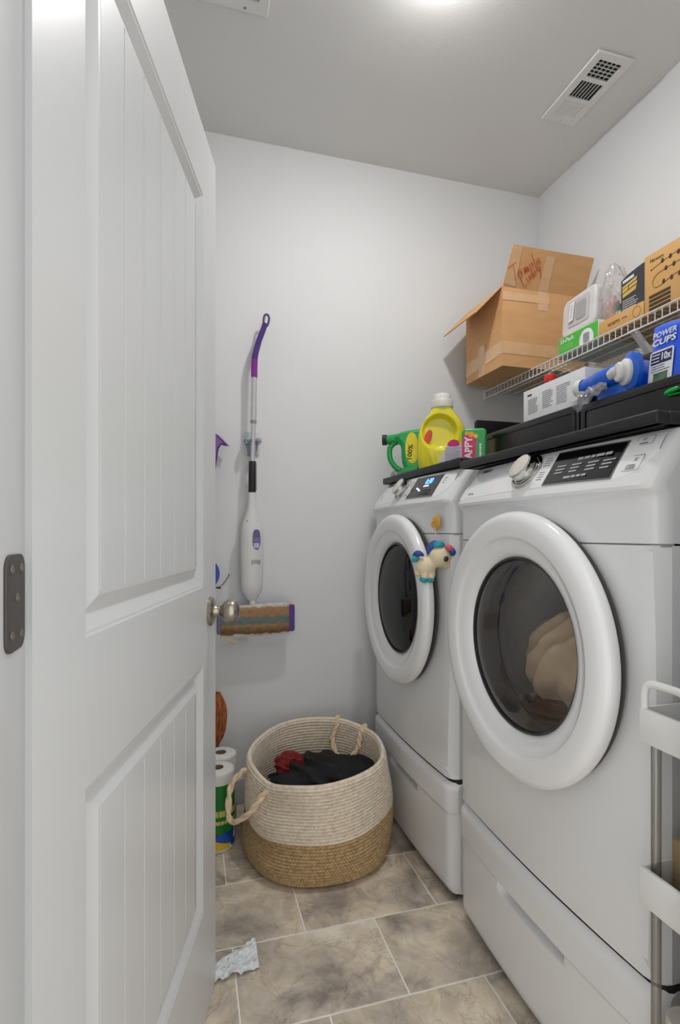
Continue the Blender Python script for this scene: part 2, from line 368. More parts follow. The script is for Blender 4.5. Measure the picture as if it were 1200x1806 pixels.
# ------------------------------------------------------------------ laundry machines
def machine(name, label, yc, ped, lit, wet):
    t = thing(name, label, name, (.75, yc, 0))
    hwid = .3425; D = .80; dz = ped-.36; R = .03
    def fx(y, bow=.014, side=.006):
        u = min(1, abs(y)/hwid); x = side-bow*(1-u*u)-.0
        e = abs(y)-(hwid-R)
        if e > 0: x += R-math.sqrt(max(0, R*R-e*e))
        return x
    ys = [-hwid, -hwid+.001, -hwid+.004, -hwid+.009, -hwid+.016, -hwid+.03] + [hwid*(-.88+.08*i) for i in range(23)] + [hwid-.03, hwid-.016, hwid-.009, hwid-.004, hwid-.001, hwid]
    ys = sorted(set(round(y, 5) for y in ys))
    Z0, ZS, ZP, ZT = ped+.013, 1.118+dz, 1.215+dz, 1.325+dz
    zc = .886+dz; HR = .235
    # lower front with the door opening
    def front(z0, z1, hole):
        mb = MB()
        if not hole:
            mb.loft([[(fx(y), y, z0) for y in ys], [(fx(y), y, z1) for y in ys]], False, False, closed=False); return mb
        ang = sorted(set([2*PI*i/96 for i in range(96)] + [math.atan2(zz-zc, yy) % (2*PI) for yy in (-hwid, hwid, -hwid+.03, hwid-.03, -hwid+.01, hwid-.01) for zz in (z0, z1)]))
        rings = []
        for k in range(9):
            ring = []
            for a in ang:
                c, s_ = math.cos(a), math.sin(a)
                tt = min((hwid/abs(c)) if abs(c) > 1e-6 else 9, ((z1-zc)/s_) if s_ > 1e-6 else (((z0-zc)/s_) if s_ < -1e-6 else 9))
                q = (k/8)**.8; rr = HR+(tt-HR)*q
                y = max(-hwid, min(hwid, rr*c)); ring.append((fx(y), y, zc+rr*s_))
            rings.append(ring)
        mb.loft(rings, False, False); return mb
    fp = front(Z0, ZS-.0015, True)
    fp.loft([[(.03, y, Z0) for y in ys], [(fx(y), y, Z0) for y in ys]], False, False, closed=False)
    fp.build('front_panel', APPL, t, angle=30)
    mb = MB()     # cabinet: sides, back, top behind the console
    out = [(D, -hwid), (.034, -hwid), (.034, hwid), (D, hwid)]
    mb.loft([[(x, y, Z0) for x, y in out], [(x, y, ZS-.002) for x, y in out]], False, False, closed=False)
    mb.add([(D, -hwid, Z0), (D, hwid, Z0), (D, hwid, ZT), (D, -hwid, ZT)], [(0, 1, 2, 3)])
    mb.f = [f for f in mb.f if not (len(f) == 4 and all(abs(mb.v[i][0]-.034) < 1e-6 for i in f))]
    mb.build('cabinet', APPL, t)
    # strip behind the seam
    MB().loft([[(fx(y)+.003, y, ZS-.004) for y in ys], [(fx(y)+.003, y, ZS+.004) for y in ys]], False, False, closed=False).build('seam', mat('seam_grey', (150, 150, 152), .5), t)
    # upper front + console housing, one lofted skin
    secs_ = [(ZS+.0015, 0), (ZS+.06, 0), (ZP-.018, -.001), (ZP-.008, -.006), (ZP-.001, -.013), (ZP+.006, -.014), (ZP+.014, -.010), (ZT-.012, .048), (ZT-.004, .055), (ZT, .066), (ZT, .10)]
    mb = MB(); rings = []
    for z, o in secs_:
        rings.append([(fx(y)+o, y, z) for y in ys])
    mb.loft(rings, False, False, closed=False)
    # end caps
    for s_ in (0, -1):
        pts = [r[s_] for r in rings] + [(D, rings[0][s_][1], ZT), (D, rings[0][s_][1], ZS-.002)]; n0 = len(mb.v)
        mb.v += pts; mb.f.append(tuple(range(n0, n0+len(pts))))
    mb.add([(.10, -hwid, ZT), (.10, hwid, ZT), (D, hwid, ZT), (D, -hwid, ZT)], [(0, 1, 2, 3)])
    mb.build('console_housing', APPL, t, angle=28)
    # slanted control fascia
    A = Vector((-.0045, 0, ZP+.016)); B = Vector((.0495, 0, ZT-.012)); sl = (B-A); SLn = sl.length; sl.normalize()
    F = lambda y, s: frame(A+Vector((-.0008-.0, y, 0))+sl*s, (0, -1, 0), sl)
    nrm = F(0, 0).to_3x3() @ Vector((0, 0, 1))
    BO = .0125   # the housing bows out in the middle, so the fascia sits proud of it by this much there
    FX = lambda y, s, p=0: frame(A+Vector((0, y, 0))+sl*s+nrm*(BO*(1-(y/hwid)**2)+p-.0035), (0, -1, 0), sl)
    # curved fascia plate following the bow
    mb = MB(); rings = []
    NY = 40; SL = SLn+.004
    for i in range(NY+1):
        y = -hwid+.022+(2*hwid-.044)*i/NY
        e0 = (y+hwid-.022)/.085; e1 = (hwid-.022-y)/.05
        lo = 0; hi = SL
        if e0 < 1: lo = SL*.62*(1-math.sqrt(max(0, 1-(1-e0)**2)))
        if e1 < 1: hi = SL*(1-.55*(1-e1)**2)
        ring = []
        for s_, p in ((lo-.001, -.002), (lo+.0015, .002), (lo+(hi-lo)*.3, .0032), (lo+(hi-lo)*.7, .0032), (hi-.0015, .002), (hi, -.002)):
            M_ = FX(y, s_, p); ring.append(M_.to_translation())
        rings.append(ring)
    mb.loft(rings, False, False, closed=False).build('control_panel', APPL2, t, angle=40)
    # display
    y0, y1 = (-.245, -.062) if not lit else (-.232, -.040)
    def quad_plate(nm, m_, ya, yb, sa, sb, p, th, label=None):
        mb = MB(); ra = []
        for k in range(7):
            y = yb+(ya-yb)*k/6
            q = [FX(y, sa, p).to_translation(), FX(y, sb, p).to_translation(), FX(y, sb, p+th).to_translation(), FX(y, sa, p+th).to_translation()]
            ra.append(q)
        return mb.loft(ra).build(nm, m_, t, bevel=0, smooth=False, label=label)
    quad_plate('display_frame', mat('display_bezel', (132, 130, 128), .3, .6), y0-.004, y1+.004, .004, .092, .0028, .0012)
    disp = quad_plate('display', BLACKG, y0, y1, .008, .088, .0034, .0016, 'dark glass display panel')
    pr = mat('display_print', (176, 178, 184), .5); ym = (y0+y1)/2
    if lit:
        blue = mat('blue_led', (70, 120, 255), .5, emis=4.0); wl = mat('white_led', (205, 225, 255), .5, emis=3.0)
        text(disp, '0:38', FX(ym-.022, .068, .0056), .052, blue, 'display_digits', bold=.02)
        mb = MB()
        for i in range(3): mb.box(-.018+.014*i, -.012+.014*i, -.0025, .0025, 0, .0004)
        mb.build('indicator_row', wl, disp, M=FX(ym-.018, .049, .0056), smooth=False)
        mb = MB()
        for i in range(4): mb.box(-.02+.011*i, -.014+.011*i, -.004-.004*i, .001-.004*i, 0, .0004)
        mb.build('indicator_row', wl, disp, M=FX(ym+.03, .045, .0056), smooth=False)
        lines(disp, FX(ym, .022, .0056), -.075, .075, -.010, .014, 3, mat('display_print_dim', (96, 96, 98), .5), 'display_legend', .4, 3)
    else:
        for i, yy in enumerate((-.098, -.142, -.186, -.225)):
            lines(disp, FX(yy, .042, .0056), -.016, .016, -.014, .012, 3, pr, 'display_legend', .42, 11+i)
        lines(disp, FX(ym-.012, .064, .0056), -.058, .066, -.006, .006, 1, pr, 'display_legend', .55, 21)
        lines(disp, FX(ym, .018, .0056), -.07, .07, -.004, .005, 1, pr, 'display_legend', .6, 22)
    # dial
    dy = .028 if not lit else .050
    dM = FX(dy, .052, .003)
    d1 = MB().lathe([(.047, -.002), (.047, .003), (.044, .0055), (.040, .006), (.039, .002)], 48, dM).build('dial_ring', CHROME, t)
    d2 = MB().lathe([(.037, 0), (.037, .006), (.034, .008), (.034, .022), (.0335, .026), (.031, .0285), (.029, .0288)], 48, dM).build('dial', CHROME, t)
    MB().lathe([(.0295, .0284), (.028, .0294), (0, .030)], 40, dM).build('dial_face', mat('dial_face', (222, 216, 206), .35, .2), d2)
    # legends beside the dial and buttons
    lines(t, FX(dy-.064, .072, .0034), -.012, .012, -.014, .012, 4, PRINTG, 'legend', .25, 5)
    lines(t, FX(dy-.064, .034, .0034), -.012, .012, -.014, .012, 4, PRINTG, 'legend', .25, 6)
    if not lit:
        text(t, 'SAMSUNG', FX(.235, .088, .0030), .062, mat('dark_logo', (88, 88, 92), .4, .4), 'logo', bold=.02)
        for s_, hh in ((.086, .020), (.036, .034)):
            lo = rrect(-.019, .019, -hh/2, hh/2, .003)
            plate('button_outline', PRINTG, t, [lo, [(p[0]*.955, p[1]*.955) for p in lo]], FX(-.283, s_, .0034), .0003)
        text(t, 'O', FX(-.281, .089, .0034), .007, PRINTG, 'button_mark'); lines(t, FX(-.283, .080, .0034), -.010, .010, -.002, .002, 1, PRINTG, 'button_legend', .6, 8)
        text(t, 'X', FX(-.285, .044, .0034), .008, PRINTG, 'button_mark'); lines(t, FX(-.281, .030, .0034), -.011, .011, -.008, .004, 3, PRINTG, 'button_legend', .4, 9)
        text(t, 'VRT Plus', FX(.262, .014, .0030), .03, PRINTG, 'legend'); MB().ball((0, 0, 0), .0014, 8, 6).build('indicator', mat('red_led', (255, 110, 80), .4, emis=1.2), t, M=FX(.135, .018, .0035))
    else:
        plate('badge', mat('badge_grey', (120, 120, 124), .4), t, [[(-.014, .013), (.014, .013), (.004, -.013)]], FX(.262, .030, .0026), .0006)
        text(t, 'SAMSUNG', FX(.225, .092, .0030), .060, mat('dark_logo', (88, 88, 92), .4, .4), 'logo', bold=.02)
        lines(t, FX(-.262, .062, .0034), -.014, .014, -.010, .016, 3, PRINTG, 'legend', .2, 4)
    # door: ring, glass, bowl
    DMx = Matrix.Translation((-.010, 0, zc)) @ Matrix.Rotation(-PI/2, 4, 'Y')      # local z points to -X
    MB().lathe([(.238, -.012), (.262, -.006), (.286, -.003), (.2915, .0015), (.286, .004), (.27, .004)], 96, DMx).build('door_gap_ring', mat('door_gap_grey', (84, 82, 80), .5), t)  # grey ring, shadow of the gap behind the door put into its colour
    ring = MB().lathe([(.258, .003), (.270, .009), (.291, .013), (.2985, .019), (.3015, .027), (.301, .035), (.297, .043), (.289, .049), (.278, .0515), (.262, .0508), (.247, .0490), (.2425, .0475), (.2400, .0440), (.2385, .0425), (.224, .0395), (.209, .0340), (.2005, .0265), (.197, .0180), (.1955, .010)], 112, DMx).build('door_ring', APPL2, t, angle=50)
    MB().lathe([(.1975, .019), (.1960, .0225), (.1925, .0215), (.1915, .013), (.195, .010)], 96, DMx).build('glass_trim', mat('trim_dark', (70, 68, 68), .25, .3), t)
    MB().lathe([(.1925, .0165), (.180, .0235), (.155, .0310), (.12, .0370), (.08, .0405), (.04, .042), (0, .0425)], 80, DMx).build('door_glass', GLASSW if wet else GLASSD, t)
    gm = RUBBER if wet else mat('dryer_collar', (112, 110, 110), .45)
    MB().lathe([(.1965, .0105), (.200, -.03), (.196, -.05), (.203, -.06), (.197, -.075), (.215, -.085), (.245, -.09)], 72, DMx).build('gasket', gm, t)
    dm = mat('drum_steel_dark', (92, 92, 94), .35, .7, var=.08, bump=.2, bscale=90) if wet else mat('drum_steel', (214, 211, 208), .45, .05, var=.06, bump=.15, bscale=90)
    MB().lathe([(.245, -.09), (.268, -.10), (.268, -.44), (.25, -.47), (0, -.475)], 72, DMx).build('drum', dm, t, angle=40)
    for a in (20, 140, 260):
        a_ = math.radians(a); M_ = DMx @ Matrix.Rotation(a_, 4, 'Z')
        MB().loft([[Vector((.268, -.03, h)), Vector((.225, -.008, h)), Vector((.225, .008, h)), Vector((.268, .03, h))] for h in (-.12, -.43)]).build('drum_paddle', dm, t, M=M_)
    # pedestal with a drawer
    p = MB(); po = [(D, -hwid), (.085, -hwid), (.085, hwid), (D, hwid)]
    p.loft([[(x, y, .012) for x, y in po], [(x, y, ped-.004) for x, y in po]])
    pd = p.build('pedestal', APPL, t)
    for x, y in ((.07, -.29), (.07, .29), (.73, -.29), (.73, .29)): MB().lathe([(0, 0), (.022, 0), (.022, .008), (.014, .012), (.014, .02)], 16, Matrix.Translation((x, y, 0))).build('foot', BLACKM, pd)
    n1 = 72; zrow = sorted(set([.022+(ped-.022)*j/30 for j in range(31)]+[ped-.155+.075*j/50 for j in range(51)])); n2 = len(zrow)-1; rings = []
    for j in range(n2+1):
        v_ = j/n2; z = zrow[j]; rg = []
        for i in range(n1+1):
            y = -hwid+2*hwid*i/n1
            y = max(-hwid, min(hwid, y)); x = fx(y, .016, .008)
            top = max(0, (z-(ped-.020))/.020); x += .016*top**2.2
            lip = 1/(1+math.exp(-(z-(ped-.092))/.0022)); x -= .007*lip
            b = max(0, (.055-z)/.033); x += .012*b*b
            # scooped hand grip under the lip
            gy = max(0, 1-(y/.118)**2); dzz = (ped-.094)-z
            if dzz > -.004 and gy > 0:
                dep = .070*min(1, gy*3)*max(0, 1-max(0, dzz)/.030)**.8 * (1 if dzz > 0 else max(0, 1+dzz/.004)); x += dep
            rg.append((x, y, z))
        rings.append(rg)
    m2 = MB().loft(rings, False, False, closed=False)
    m2.loft([[(fx(y_, .016, .008)+.014, y_, ped) for y_ in [-hwid+2*hwid*i/n1 for i in range(n1+1)]], [(.05, y_, ped) for y_ in [-hwid+2*hwid*i/n1 for i in range(n1+1)]]], False, False, closed=False)
    for e_ in (0, -1): m2.loft([[r[e_] for r in rings], [(.09, r[e_][1], r[e_][2]) for r in rings]], False, False, closed=False)
    m2.build('drawer', APPL, pd, angle=40)
    MB().loft([[(fx(y)+.012, y, ped-.004) for y in ys], [(fx(y)+.012, y, Z0+.004) for y in ys]], False, False, closed=False).build('base_gap', SHADOWGAP, t)  # dark strip, coloured as the shade between machine and pedestal
    return t
GLASSW = glass_mat('smoked_door_glass', (120, 122, 126), .05)
GLASSD = glass_mat('clear_door_glass', (244, 244, 244), .05)
washer = machine('washing_machine', 'white front-load washer with lit blue display on a drawer pedestal', 1.785, .360, True, True)
dryer = machine('tumble_dryer', 'white front-load dryer with tan laundry behind its round glass door', 1.050, .342, False, False)

# ------------------------------------------------------------------ crumpled cloth helper
def crumple(c, r, seed, amp=.25, freq=2.2, n=56, k=36, flat=None, ridge=.0, fold=0, fdir=(.5, .3, 1)):
    mb = MB(); rings = []
    for i in range(k+1):
        ring = []
        for j in range(n):
            th = PI*(i+.001)/(k+.002); ph = 2*PI*j/n
            d = Vector((math.sin(th)*math.cos(ph), math.sin(th)*math.sin(ph), -math.cos(th)))
            q = d*freq+Vector((seed*3.1, seed*1.7, seed*.9))
            a = noise.fractal(q, 1.0, 2.0, 2 if fold else 4)
            rg = 1-abs(noise.noise(q*1.4+Vector((5, 3, 1)))) if ridge else 0
            s_ = 1+amp*a+ridge*(rg-.6)
            if fold:
                w1 = q.dot(Vector(fdir))*2.6+2.4*noise.noise(q*.7+Vector((2, 8, 4))); s_ += fold*(1-1.6*math.sqrt(math.sin(w1)**2+.06))+fold*.2*math.sin(w1*2.3+3*noise.noise(q))
            p = Vector((d.x*r[0], d.y*r[1], d.z*r[2]))*s_
            if flat is not None: p.z = max(p.z, flat)
            ring.append((c[0]+p.x, c[1]+p.y, c[2]+p.z))
        rings.append(ring)
    return mb.loft(rings)
TAN = mat('tan_towel', (206, 182, 152), .95, var=.12, scale=14, bump=.5, bscale=420, sheen=.3)
TAN2 = mat('brown_cloth', (120, 92, 74), .95, var=.12, scale=14, bump=.5, bscale=420)
CLB = mat('black_cloth', (25, 25, 27), .95, var=.2, scale=20, bump=.5, bscale=500)
CLR = mat('red_cloth', (128, 34, 36), .95, var=.35, scale=60, bump=.5, bscale=500)
lc = (.75+.16, 1.03, .868-.045-.06)
tag(crumple((.935, 1.085, .785), (.105, .165, .135), 4, .20, 1.5, n=220, k=150, fold=.17, fdir=(.4, 1.5, 1.0)).build('towel', TAN), 'crumpled tan towel tumbled behind the glass of the dryer', 'towel')
tag(crumple((.93, 1.11, .672), (.13, .11, .045), 9, .15, 1.4, flat=-.04, fold=.12).build('towel', TAN2), 'dark brown cloth lying low in the dryer drum', 'cloth')
tag(crumple((1.06, 1.06, .73), (.10, .15, .09), 14, .25, 1.7, flat=-.07, ridge=.3).build('towel', mat('grey_cloth', (86, 84, 92), .95)), 'grey laundry at the back of the dryer drum', 'cloth')

# ------------------------------------------------------------------ suction hook with unicorn toy
hook = thing('suction_hook', 'amber suction hook stuck on the washer front', 'hook', (.7386, 1.507, 1.152))
AMB = mat('amber_plastic', (214, 158, 42), .2, var=.15, coat=.4)
MB().lathe([(.0255, 0), (.0245, .002), (.016, .0055), (.008, .0075), (0, .008)], 32, frame((0, 0, 0), (0, -1, 0), (0, 0, 1))).build('cup', AMB, hook)
MB().tube(spline([(-.006, 0, .006), (-.013, 0, .003), (-.017, 0, -.006), (-.014, 0, -.012), (-.011, 0, -.010)], 5), .0022, 8).build('hook_arm', AMB, hook)
uni = thing('unicorn_toy', 'cream unicorn toy with blue and pink mane hanging from the amber hook', 'toy', (.712, 1.487, 1.032), 0, rot=(0, math.radians(16), -YAW))
uni.scale = (1.12, 1.12, 1.12)
CRM = mat('cream_vinyl', (232, 216, 182), .45, var=.05, scale=40)
bd = MB()
for c, r in (((-.012, 0, -.016), (.030, .022, .026)), ((.019, -.002, .020), (.033, .029, .030)), ((.041, -.004, .004), (.015, .015, .012)), ((.002, 0, .0), (.020, .017, .022)),
             ((-.008, -.008, -.040), (.0105, .0105, .018)), ((.010, -.004, -.036), (.0105, .0105, .016)), ((-.026, .004, -.034), (.0105, .0105, .016)),
             ((.030, -.010, .045), (.005, .004, .010)), ((.012, -.012, .046), (.005, .004, .009))): bd.ball(c, r, 20, 14)
ub = bd.build('body', CRM, uni)
rm = ub.modifiers.new('r', 'REMESH'); rm.mode = 'VOXEL'; rm.voxel_size = .0022; rm.use_smooth_shade = True
sm = ub.modifiers.new('s', 'SMOOTH'); sm.iterations = 6
def tuft(name, m, pts, rad): MB().tube(spline(pts, 5), [rad*math.sin(PI*(.12+.82*i/(5*(len(pts)-1)))) for i in range(5*(len(pts)-1)+1)], 8).build(name, m, uni)
BLU = mat('blue_vinyl', (42, 74, 150), .4); TEA = mat('teal_vinyl', (44, 160, 176), .4); PNK = mat('pink_vinyl', (226, 96, 120), .4)
tuft('mane', BLU, [(.036, -.02, .050), (.044, -.024, .040), (.046, -.024, .030)], .009)
tuft('mane', PNK, [(.022, -.018, .050), (.034, -.024, .049), (.042, -.026, .042)], .008)
tuft('mane', TEA, [(.020, -.010, .052), (.004, -.014, .050), (-.008, -.012, .040)], .011)
tuft('mane', BLU, [(.012, -.002, .054), (-.006, -.004, .048), (-.014, -.004, .030), (-.014, -.006, .016)], .011)
tuft('mane', PNK, [(-.008, -.006, .046), (-.018, -.006, .030)], .008)
tuft('tail', BLU, [(-.036, 0, -.004), (-.046, -.006, .004), (-.040, -.014, .012), (-.026, -.016, .010)], .010)
tuft('tail', TEA, [(-.036, -.004, -.008), (-.047, -.012, -.004), (-.050, -.014, -.016)], .009)
MB().lathe([(.0052, 0), (.0035, .010), (.0005, .022)], 14, frame((.040, -.012, .036), (0, 1, 0), (-.5, .1, .8)) @ Matrix.Rotation(0, 4, 'X')).build('horn', mat('pale_pink', (240, 178, 190), .4), uni)
MB().ball((0, 0, 0), (.0065, .003, .008), 14, 10).build('eye', mat('eye_dark', (52, 40, 26), .12), uni, M=Matrix.Translation((.031, -.0295, .018)))
for c in ((-.008, -.008, -.053), (.010, -.004, -.048)): MB().ball(c, (.0118, .0118, .0085), 16, 10).build('hoof', TEA, uni)
cd = bpy.data.objects
MB().tube([(-.014, .012, .094), (-.008, .006, .075), (.002, -.002, .050)], .0012, 6).build('cord', mat('pink_cord', (214, 180, 196), .8), uni)

# ------------------------------------------------------------------ black trays on the machines
def shallow_tray(name, label, x0, x1, y0, y1, z, h, wall=.012):
    t = thing(name, label, 'tray', (x0, (y0+y1)/2, z)); L = x1-x0; hy = (y1-y0)/2
    box('base', BLACKM, t, 0, L, -hy, hy, 0, .006, .002)
    box('front_lip', BLACKM, t, -.002, wall, -hy, hy, 0, h, .005, 3)
    box('back_lip', BLACKM, t, L-wall, L, -hy, hy, .0, h, .005, 3)
    for s_ in (-1, 1): box('side_lip', BLACKM, t, wall, L-wall, min(s_*hy, s_*(hy-wall)), max(s_*hy, s_*(hy-wall)), .0, h, .005, 3)
    return t
shallow_tray('appliance_tray', 'black low-rimmed tray on top of the washer holding the jugs', .790, 1.52, 1.452, 2.118, 1.3255, .026)
shallow_tray('appliance_tray', 'black low-rimmed tray on top of the dryer under the black bins', .764, 1.50, .716, 1.402, 1.3075, .023, .026)
def bin_(label, y0, y1, z0, front, end):
    """open black bin: low paneled front, taller ends with rounded front corners"""
    t = thing('storage_bin', label, 'bin', (.935, (y0+y1)/2, z0)); hy = (y1-y0)/2; L = .205
    box('base', BLACKP, t, .002, L, -hy, hy, 0, .006, .002)
    fp = box('front_panel', BLACKP, t, 0, .010, -hy, hy, .0, front-z0, .004, 3)
    plate('raised_edge', BLACKP, fp, [rrect(-hy+.010, hy-.010, .014, front-z0-.010, .010), rrect(-hy+.019, hy-.019, .022, front-z0-.020, .006)], frame((0, 0, 0), (0, -1, 0), (0, 0, 1)), .0025, .0008)
    e = end-z0
    for y in (-hy+.009, hy): plate('end_panel', BLACKP, t, [smoothpoly([(.004, .004), (L, .004), (L, e), (L-.02, e), (.030, e), (.004, e), (.002, e-.020)], 2)], frame((0, y, 0), (1, 0, 0), (0, 0, 1)), .009, .003)
    box('back_panel', BLACKP, t, L-.010, L, -hy, hy, .0, e, .004)
    return t
bin_('black open bin under the white carton', 1.112, 1.622, 1.3535, 1.444, 1.508)
bin_('black open bin holding the blue jug and blue pouch', .740, 1.106, 1.3320, 1.438, 1.445)

# ------------------------------------------------------------------ things on the washer tray
ZT1 = 1.3318
YEL = mat('yellow_jug_plastic', (226, 214, 38), .28, var=.03, scale=10, coat=.3)
yj = thing('detergent_jug', 'yellow laundry jug with white cap standing on the washer tray', 'jug', (.901, 1.790, ZT1), math.radians(-22))
yj.scale = (1.05, 1.05, 1.05)
rings = []
hp = [(0, .066, .040), (.004, .074, .045), (.02, .080, .047), (.06, .086, .048), (.10, .0875, .048), (.14, .084, .047), (.17, .077, .044), (.195, .065, .040), (.212, .052, .036), (.224, .042, .034), (.232, .036, .033), (.238, .034, .032)]
hs = [hp[0][0]+(hp[-1][0])*i/64 for i in range(65)]
def interp(t_, tab):
    for a, b in zip(tab, tab[1:]):
        if t_ <= b[0]:
            q = (t_-a[0])/(b[0]-a[0]) if b[0] > a[0] else 0; q = q
            return [a[i]+(b[i]-a[i])*q for i in range(1, len(a))]
    return list(tab[-1][1:])
NS = 112
for z in hs:
    a, b = interp(z, hp); ring = []
    for j in range(NS):
        th = 2*PI*j/NS; c, s_ = math.cos(th), math.sin(th); e = 2/2.7
        x = a*math.copysign(abs(c)**e, c); y = b*math.copysign(abs(s_)**e, s_)
        # hand hold recess on both broad faces
        u = (x+.012)*.80+(z-.150)*.42; w_ = -(x+.012)*.42+(z-.150)*.86
        q = (u/.058)**2+(w_/.062)**2
        if q < 1: y *= 1-.62*min(1, (1-q)*2.6)
        # flowing ridge from the grip to the foot
        q2 = abs((x+.052)-.35*(.10-z))
        if z < .10 and s_ < 0: y -= .004*max(0, 1-q2/.014)*min(1, (.10-z)/.03)*min(1, z/.02)
        ring.append((x, y, z))
    rings.append(ring)
MB().loft(rings).build('body', YEL, yj, angle=60)
MB().lathe([(.034, .236), (.0385, .240), (.0385, .262), (.036, .266), (.030, .267)], 36).build('pour_collar', mat('frosted_collar', (222, 216, 204), .35, alpha=.92), yj)
MB().lathe([(.030, .266), (.030, .282), (.028, .287), (.024, .289), (0, .290)], 36).build('cap', WHITEP, yj)
lab = smoothpoly([(-.002, .022), (.03, .012), (.062, .030), (.070, .070), (.058, .112), (.036, .122), (.016, .112), (.010, .090), (-.008, .062), (-.014, .040)], 2)
LM = frame((0, -.0482, 0), (1, 0, 0), (0, 0, 1))
lv = plate('label', mat('lavender_label', (216, 212, 226), .45), yj, [lab], LM, .0012)
plate('label_top', mat('magenta_print', (206, 28, 120), .45), lv, [smoothpoly([(.012, .096), (.056, .096), (.054, .114), (.036, .122), (.018, .114)], 1)], LM @ Matrix.Translation((0, 0, .0012)), .0004)
lines(lv, LM @ Matrix.Translation((0, 0, .0012)), .006, .060, .034, .094, 11, PRINTG, 'small_print', .3, 31)
lines(lv, LM @ Matrix.Translation((0, 0, .0012)), .010, .052, .020, .032, 1, PRINTK, 'barcode', .6, 32)
mb = MB().ball((0, 0, 0), (.012, .002, .026), 20, 12); mb.build('grip_label', mat('orange_red_print', (214, 74, 52), .4), yj, M=Matrix.Translation((-.050, -.026, .135)) @ Matrix.Rotation(.35, 4, 'Y'), label='orange red label patch')

GRN = mat('green_jug_plastic', (22, 158, 74), .32, var=.04, scale=10, coat=.2)
rzg = math.radians(-26); gx, gy_ = .943, 1.940
gj = thing('plant_food_jug', 'green jug with black spout tip lying on its side behind the yellow jug', 'jug', (gx, gy_, ZT1), rzg)
gj.scale = (1.05, 1.05, 1.05)
S = 1/452.0
def gp(px, py): return ((px-768)*S, (832-py)*S)
outl = [gp(*p) for p in [(700, 752), (735, 745), (780, 744), (806, 749), (814, 758), (815, 800), (814, 826), (808, 831), (752, 831), (734, 826), (718, 815), (712, 800), (712, 772), (704, 766)]]
plate('body', GRN, gj, [smoothpoly(outl, 2)], frame((0, .045, 0), (1, 0, 0), (0, 0, 1)), .09, .016, 4)
g3 = lambda px, py: (gp(px, py)[0], 0, gp(px, py)[1])
MB().tube([g3(684, 760), g3(700, 759), g3(722, 758)], [.0175, .0195, .024], 20).build('spout', GRN, gj)
MB().tube(spline([g3(704, 764), g3(696, 768), g3(691, 776), g3(691, 790), g3(696, 802), g3(706, 812), g3(722, 818)], 5), .0105, 14).build('handle', GRN, gj)
MB().tube([((678-768)*S, 0, (832-760)*S), ((686-768)*S, 0, (832-760)*S)], .0205, 20).build('spout_tip', BLACKM, gj)
GF = frame((0, -.0452, 0), (1, 0, 0), (0, 0, 1))
yl = plate('label', mat('label_yellow', (236, 214, 40), .45), gj, [smoothpoly([gp(722, 802), gp(718, 775), gp(724, 752), gp(736, 752), gp(742, 775), gp(738, 806)], 2)], GF, .0006)
text(yl, '100%', GF @ Matrix.Translation((*gp(727, 785), .0006)), .055, PRINTK, 'lettering', height=.018, rotate=PI/2*.93, bold=.02)
hpk = thing('plant_food_pack', 'green and pink HAPPY pack standing between the yellow jug and the black bin', 'pack', (.880, 1.528, ZT1), math.radians(-30))
plate('body', GRN, hpk, [rrect(-.036, .042, 0, .124, .014, 6)], frame((0, .015, 0), (1, 0, 0), (0, 0, 1)), .030, .007, 3)
HF = frame((0, -.0152, 0), (1, 0, 0), (0, 0, 1))
pk = plate('label', mat('label_pink', (222, 34, 112), .45), hpk, [smoothpoly([(-.035, .004), (-.035, .094), (-.016, .112), (.010, .100), (.006, .060), (.008, .004)], 2)], HF, .0006)
text(pk, 'HAPPY', HF @ Matrix.Translation((-.015, .052, .0006)), .092, PRINTW, 'lettering', height=.024, rotate=PI/2, bold=.03)
lines(hpk, HF @ Matrix.Translation((.022, .056, 0)) @ Matrix.Rotation(PI/2, 4, 'Z'), -.028, .028, -.004, .004, 1, PRINTW, 'small_print', .7, 33)
fl = mat('flower_orange', (240, 170, 40), .45)
for k, (x, y, r) in enumerate(((-.006, .104, .013), (.008, .098, .009), (-.020, .108, .009))):
    plate('flower', fl if k != 1 else MATS['label_yellow'], hpk, [[(x+r*(1 if i % 2 else .55)*math.cos(PI*i/7), y+r*(1 if i % 2 else .55)*math.sin(PI*i/7)) for i in range(14)]], HF @ Matrix.Translation((0, 0, .0007+.0003*k)), .0005)
gb = thing('spray_bottle', 'green bottle with clear cap lying at the rim of the washer tray', 'bottle', (.844, 1.935, ZT1), math.radians(8))
gb.scale = (1.02, 1, 1.02)
By = frame((0, 0, .028), (1, 0, 0), (0, 0, -1))     # local z along +y
MB().lathe([(0, -.085), (.026, -.085), (.0278, -.080), (.0278, .02), (.026, .05), (.024, .075), (.019, .088), (.0165, .090)], 32, By).build('body', GRN, gb)
MB().lathe([(.0165, .089), (.0185, .090), (.0185, .106), (.0165, .107)], 28, By).build('neck_ring', WHITEP, gb)
MB().lathe([(.020, .106), (.021, .108), (.0205, .135), (.018, .140), (0, .141)], 28, By).build('cap', glass_mat('clear_cap', (232, 230, 228), .08, .08, .25, (205, 200, 196)), gb)
MB().lathe([(.008, .106), (.008, .13), (0, .131)], 16, By).build('nozzle', mat('nozzle_black', (40, 38, 38), .4), gb)

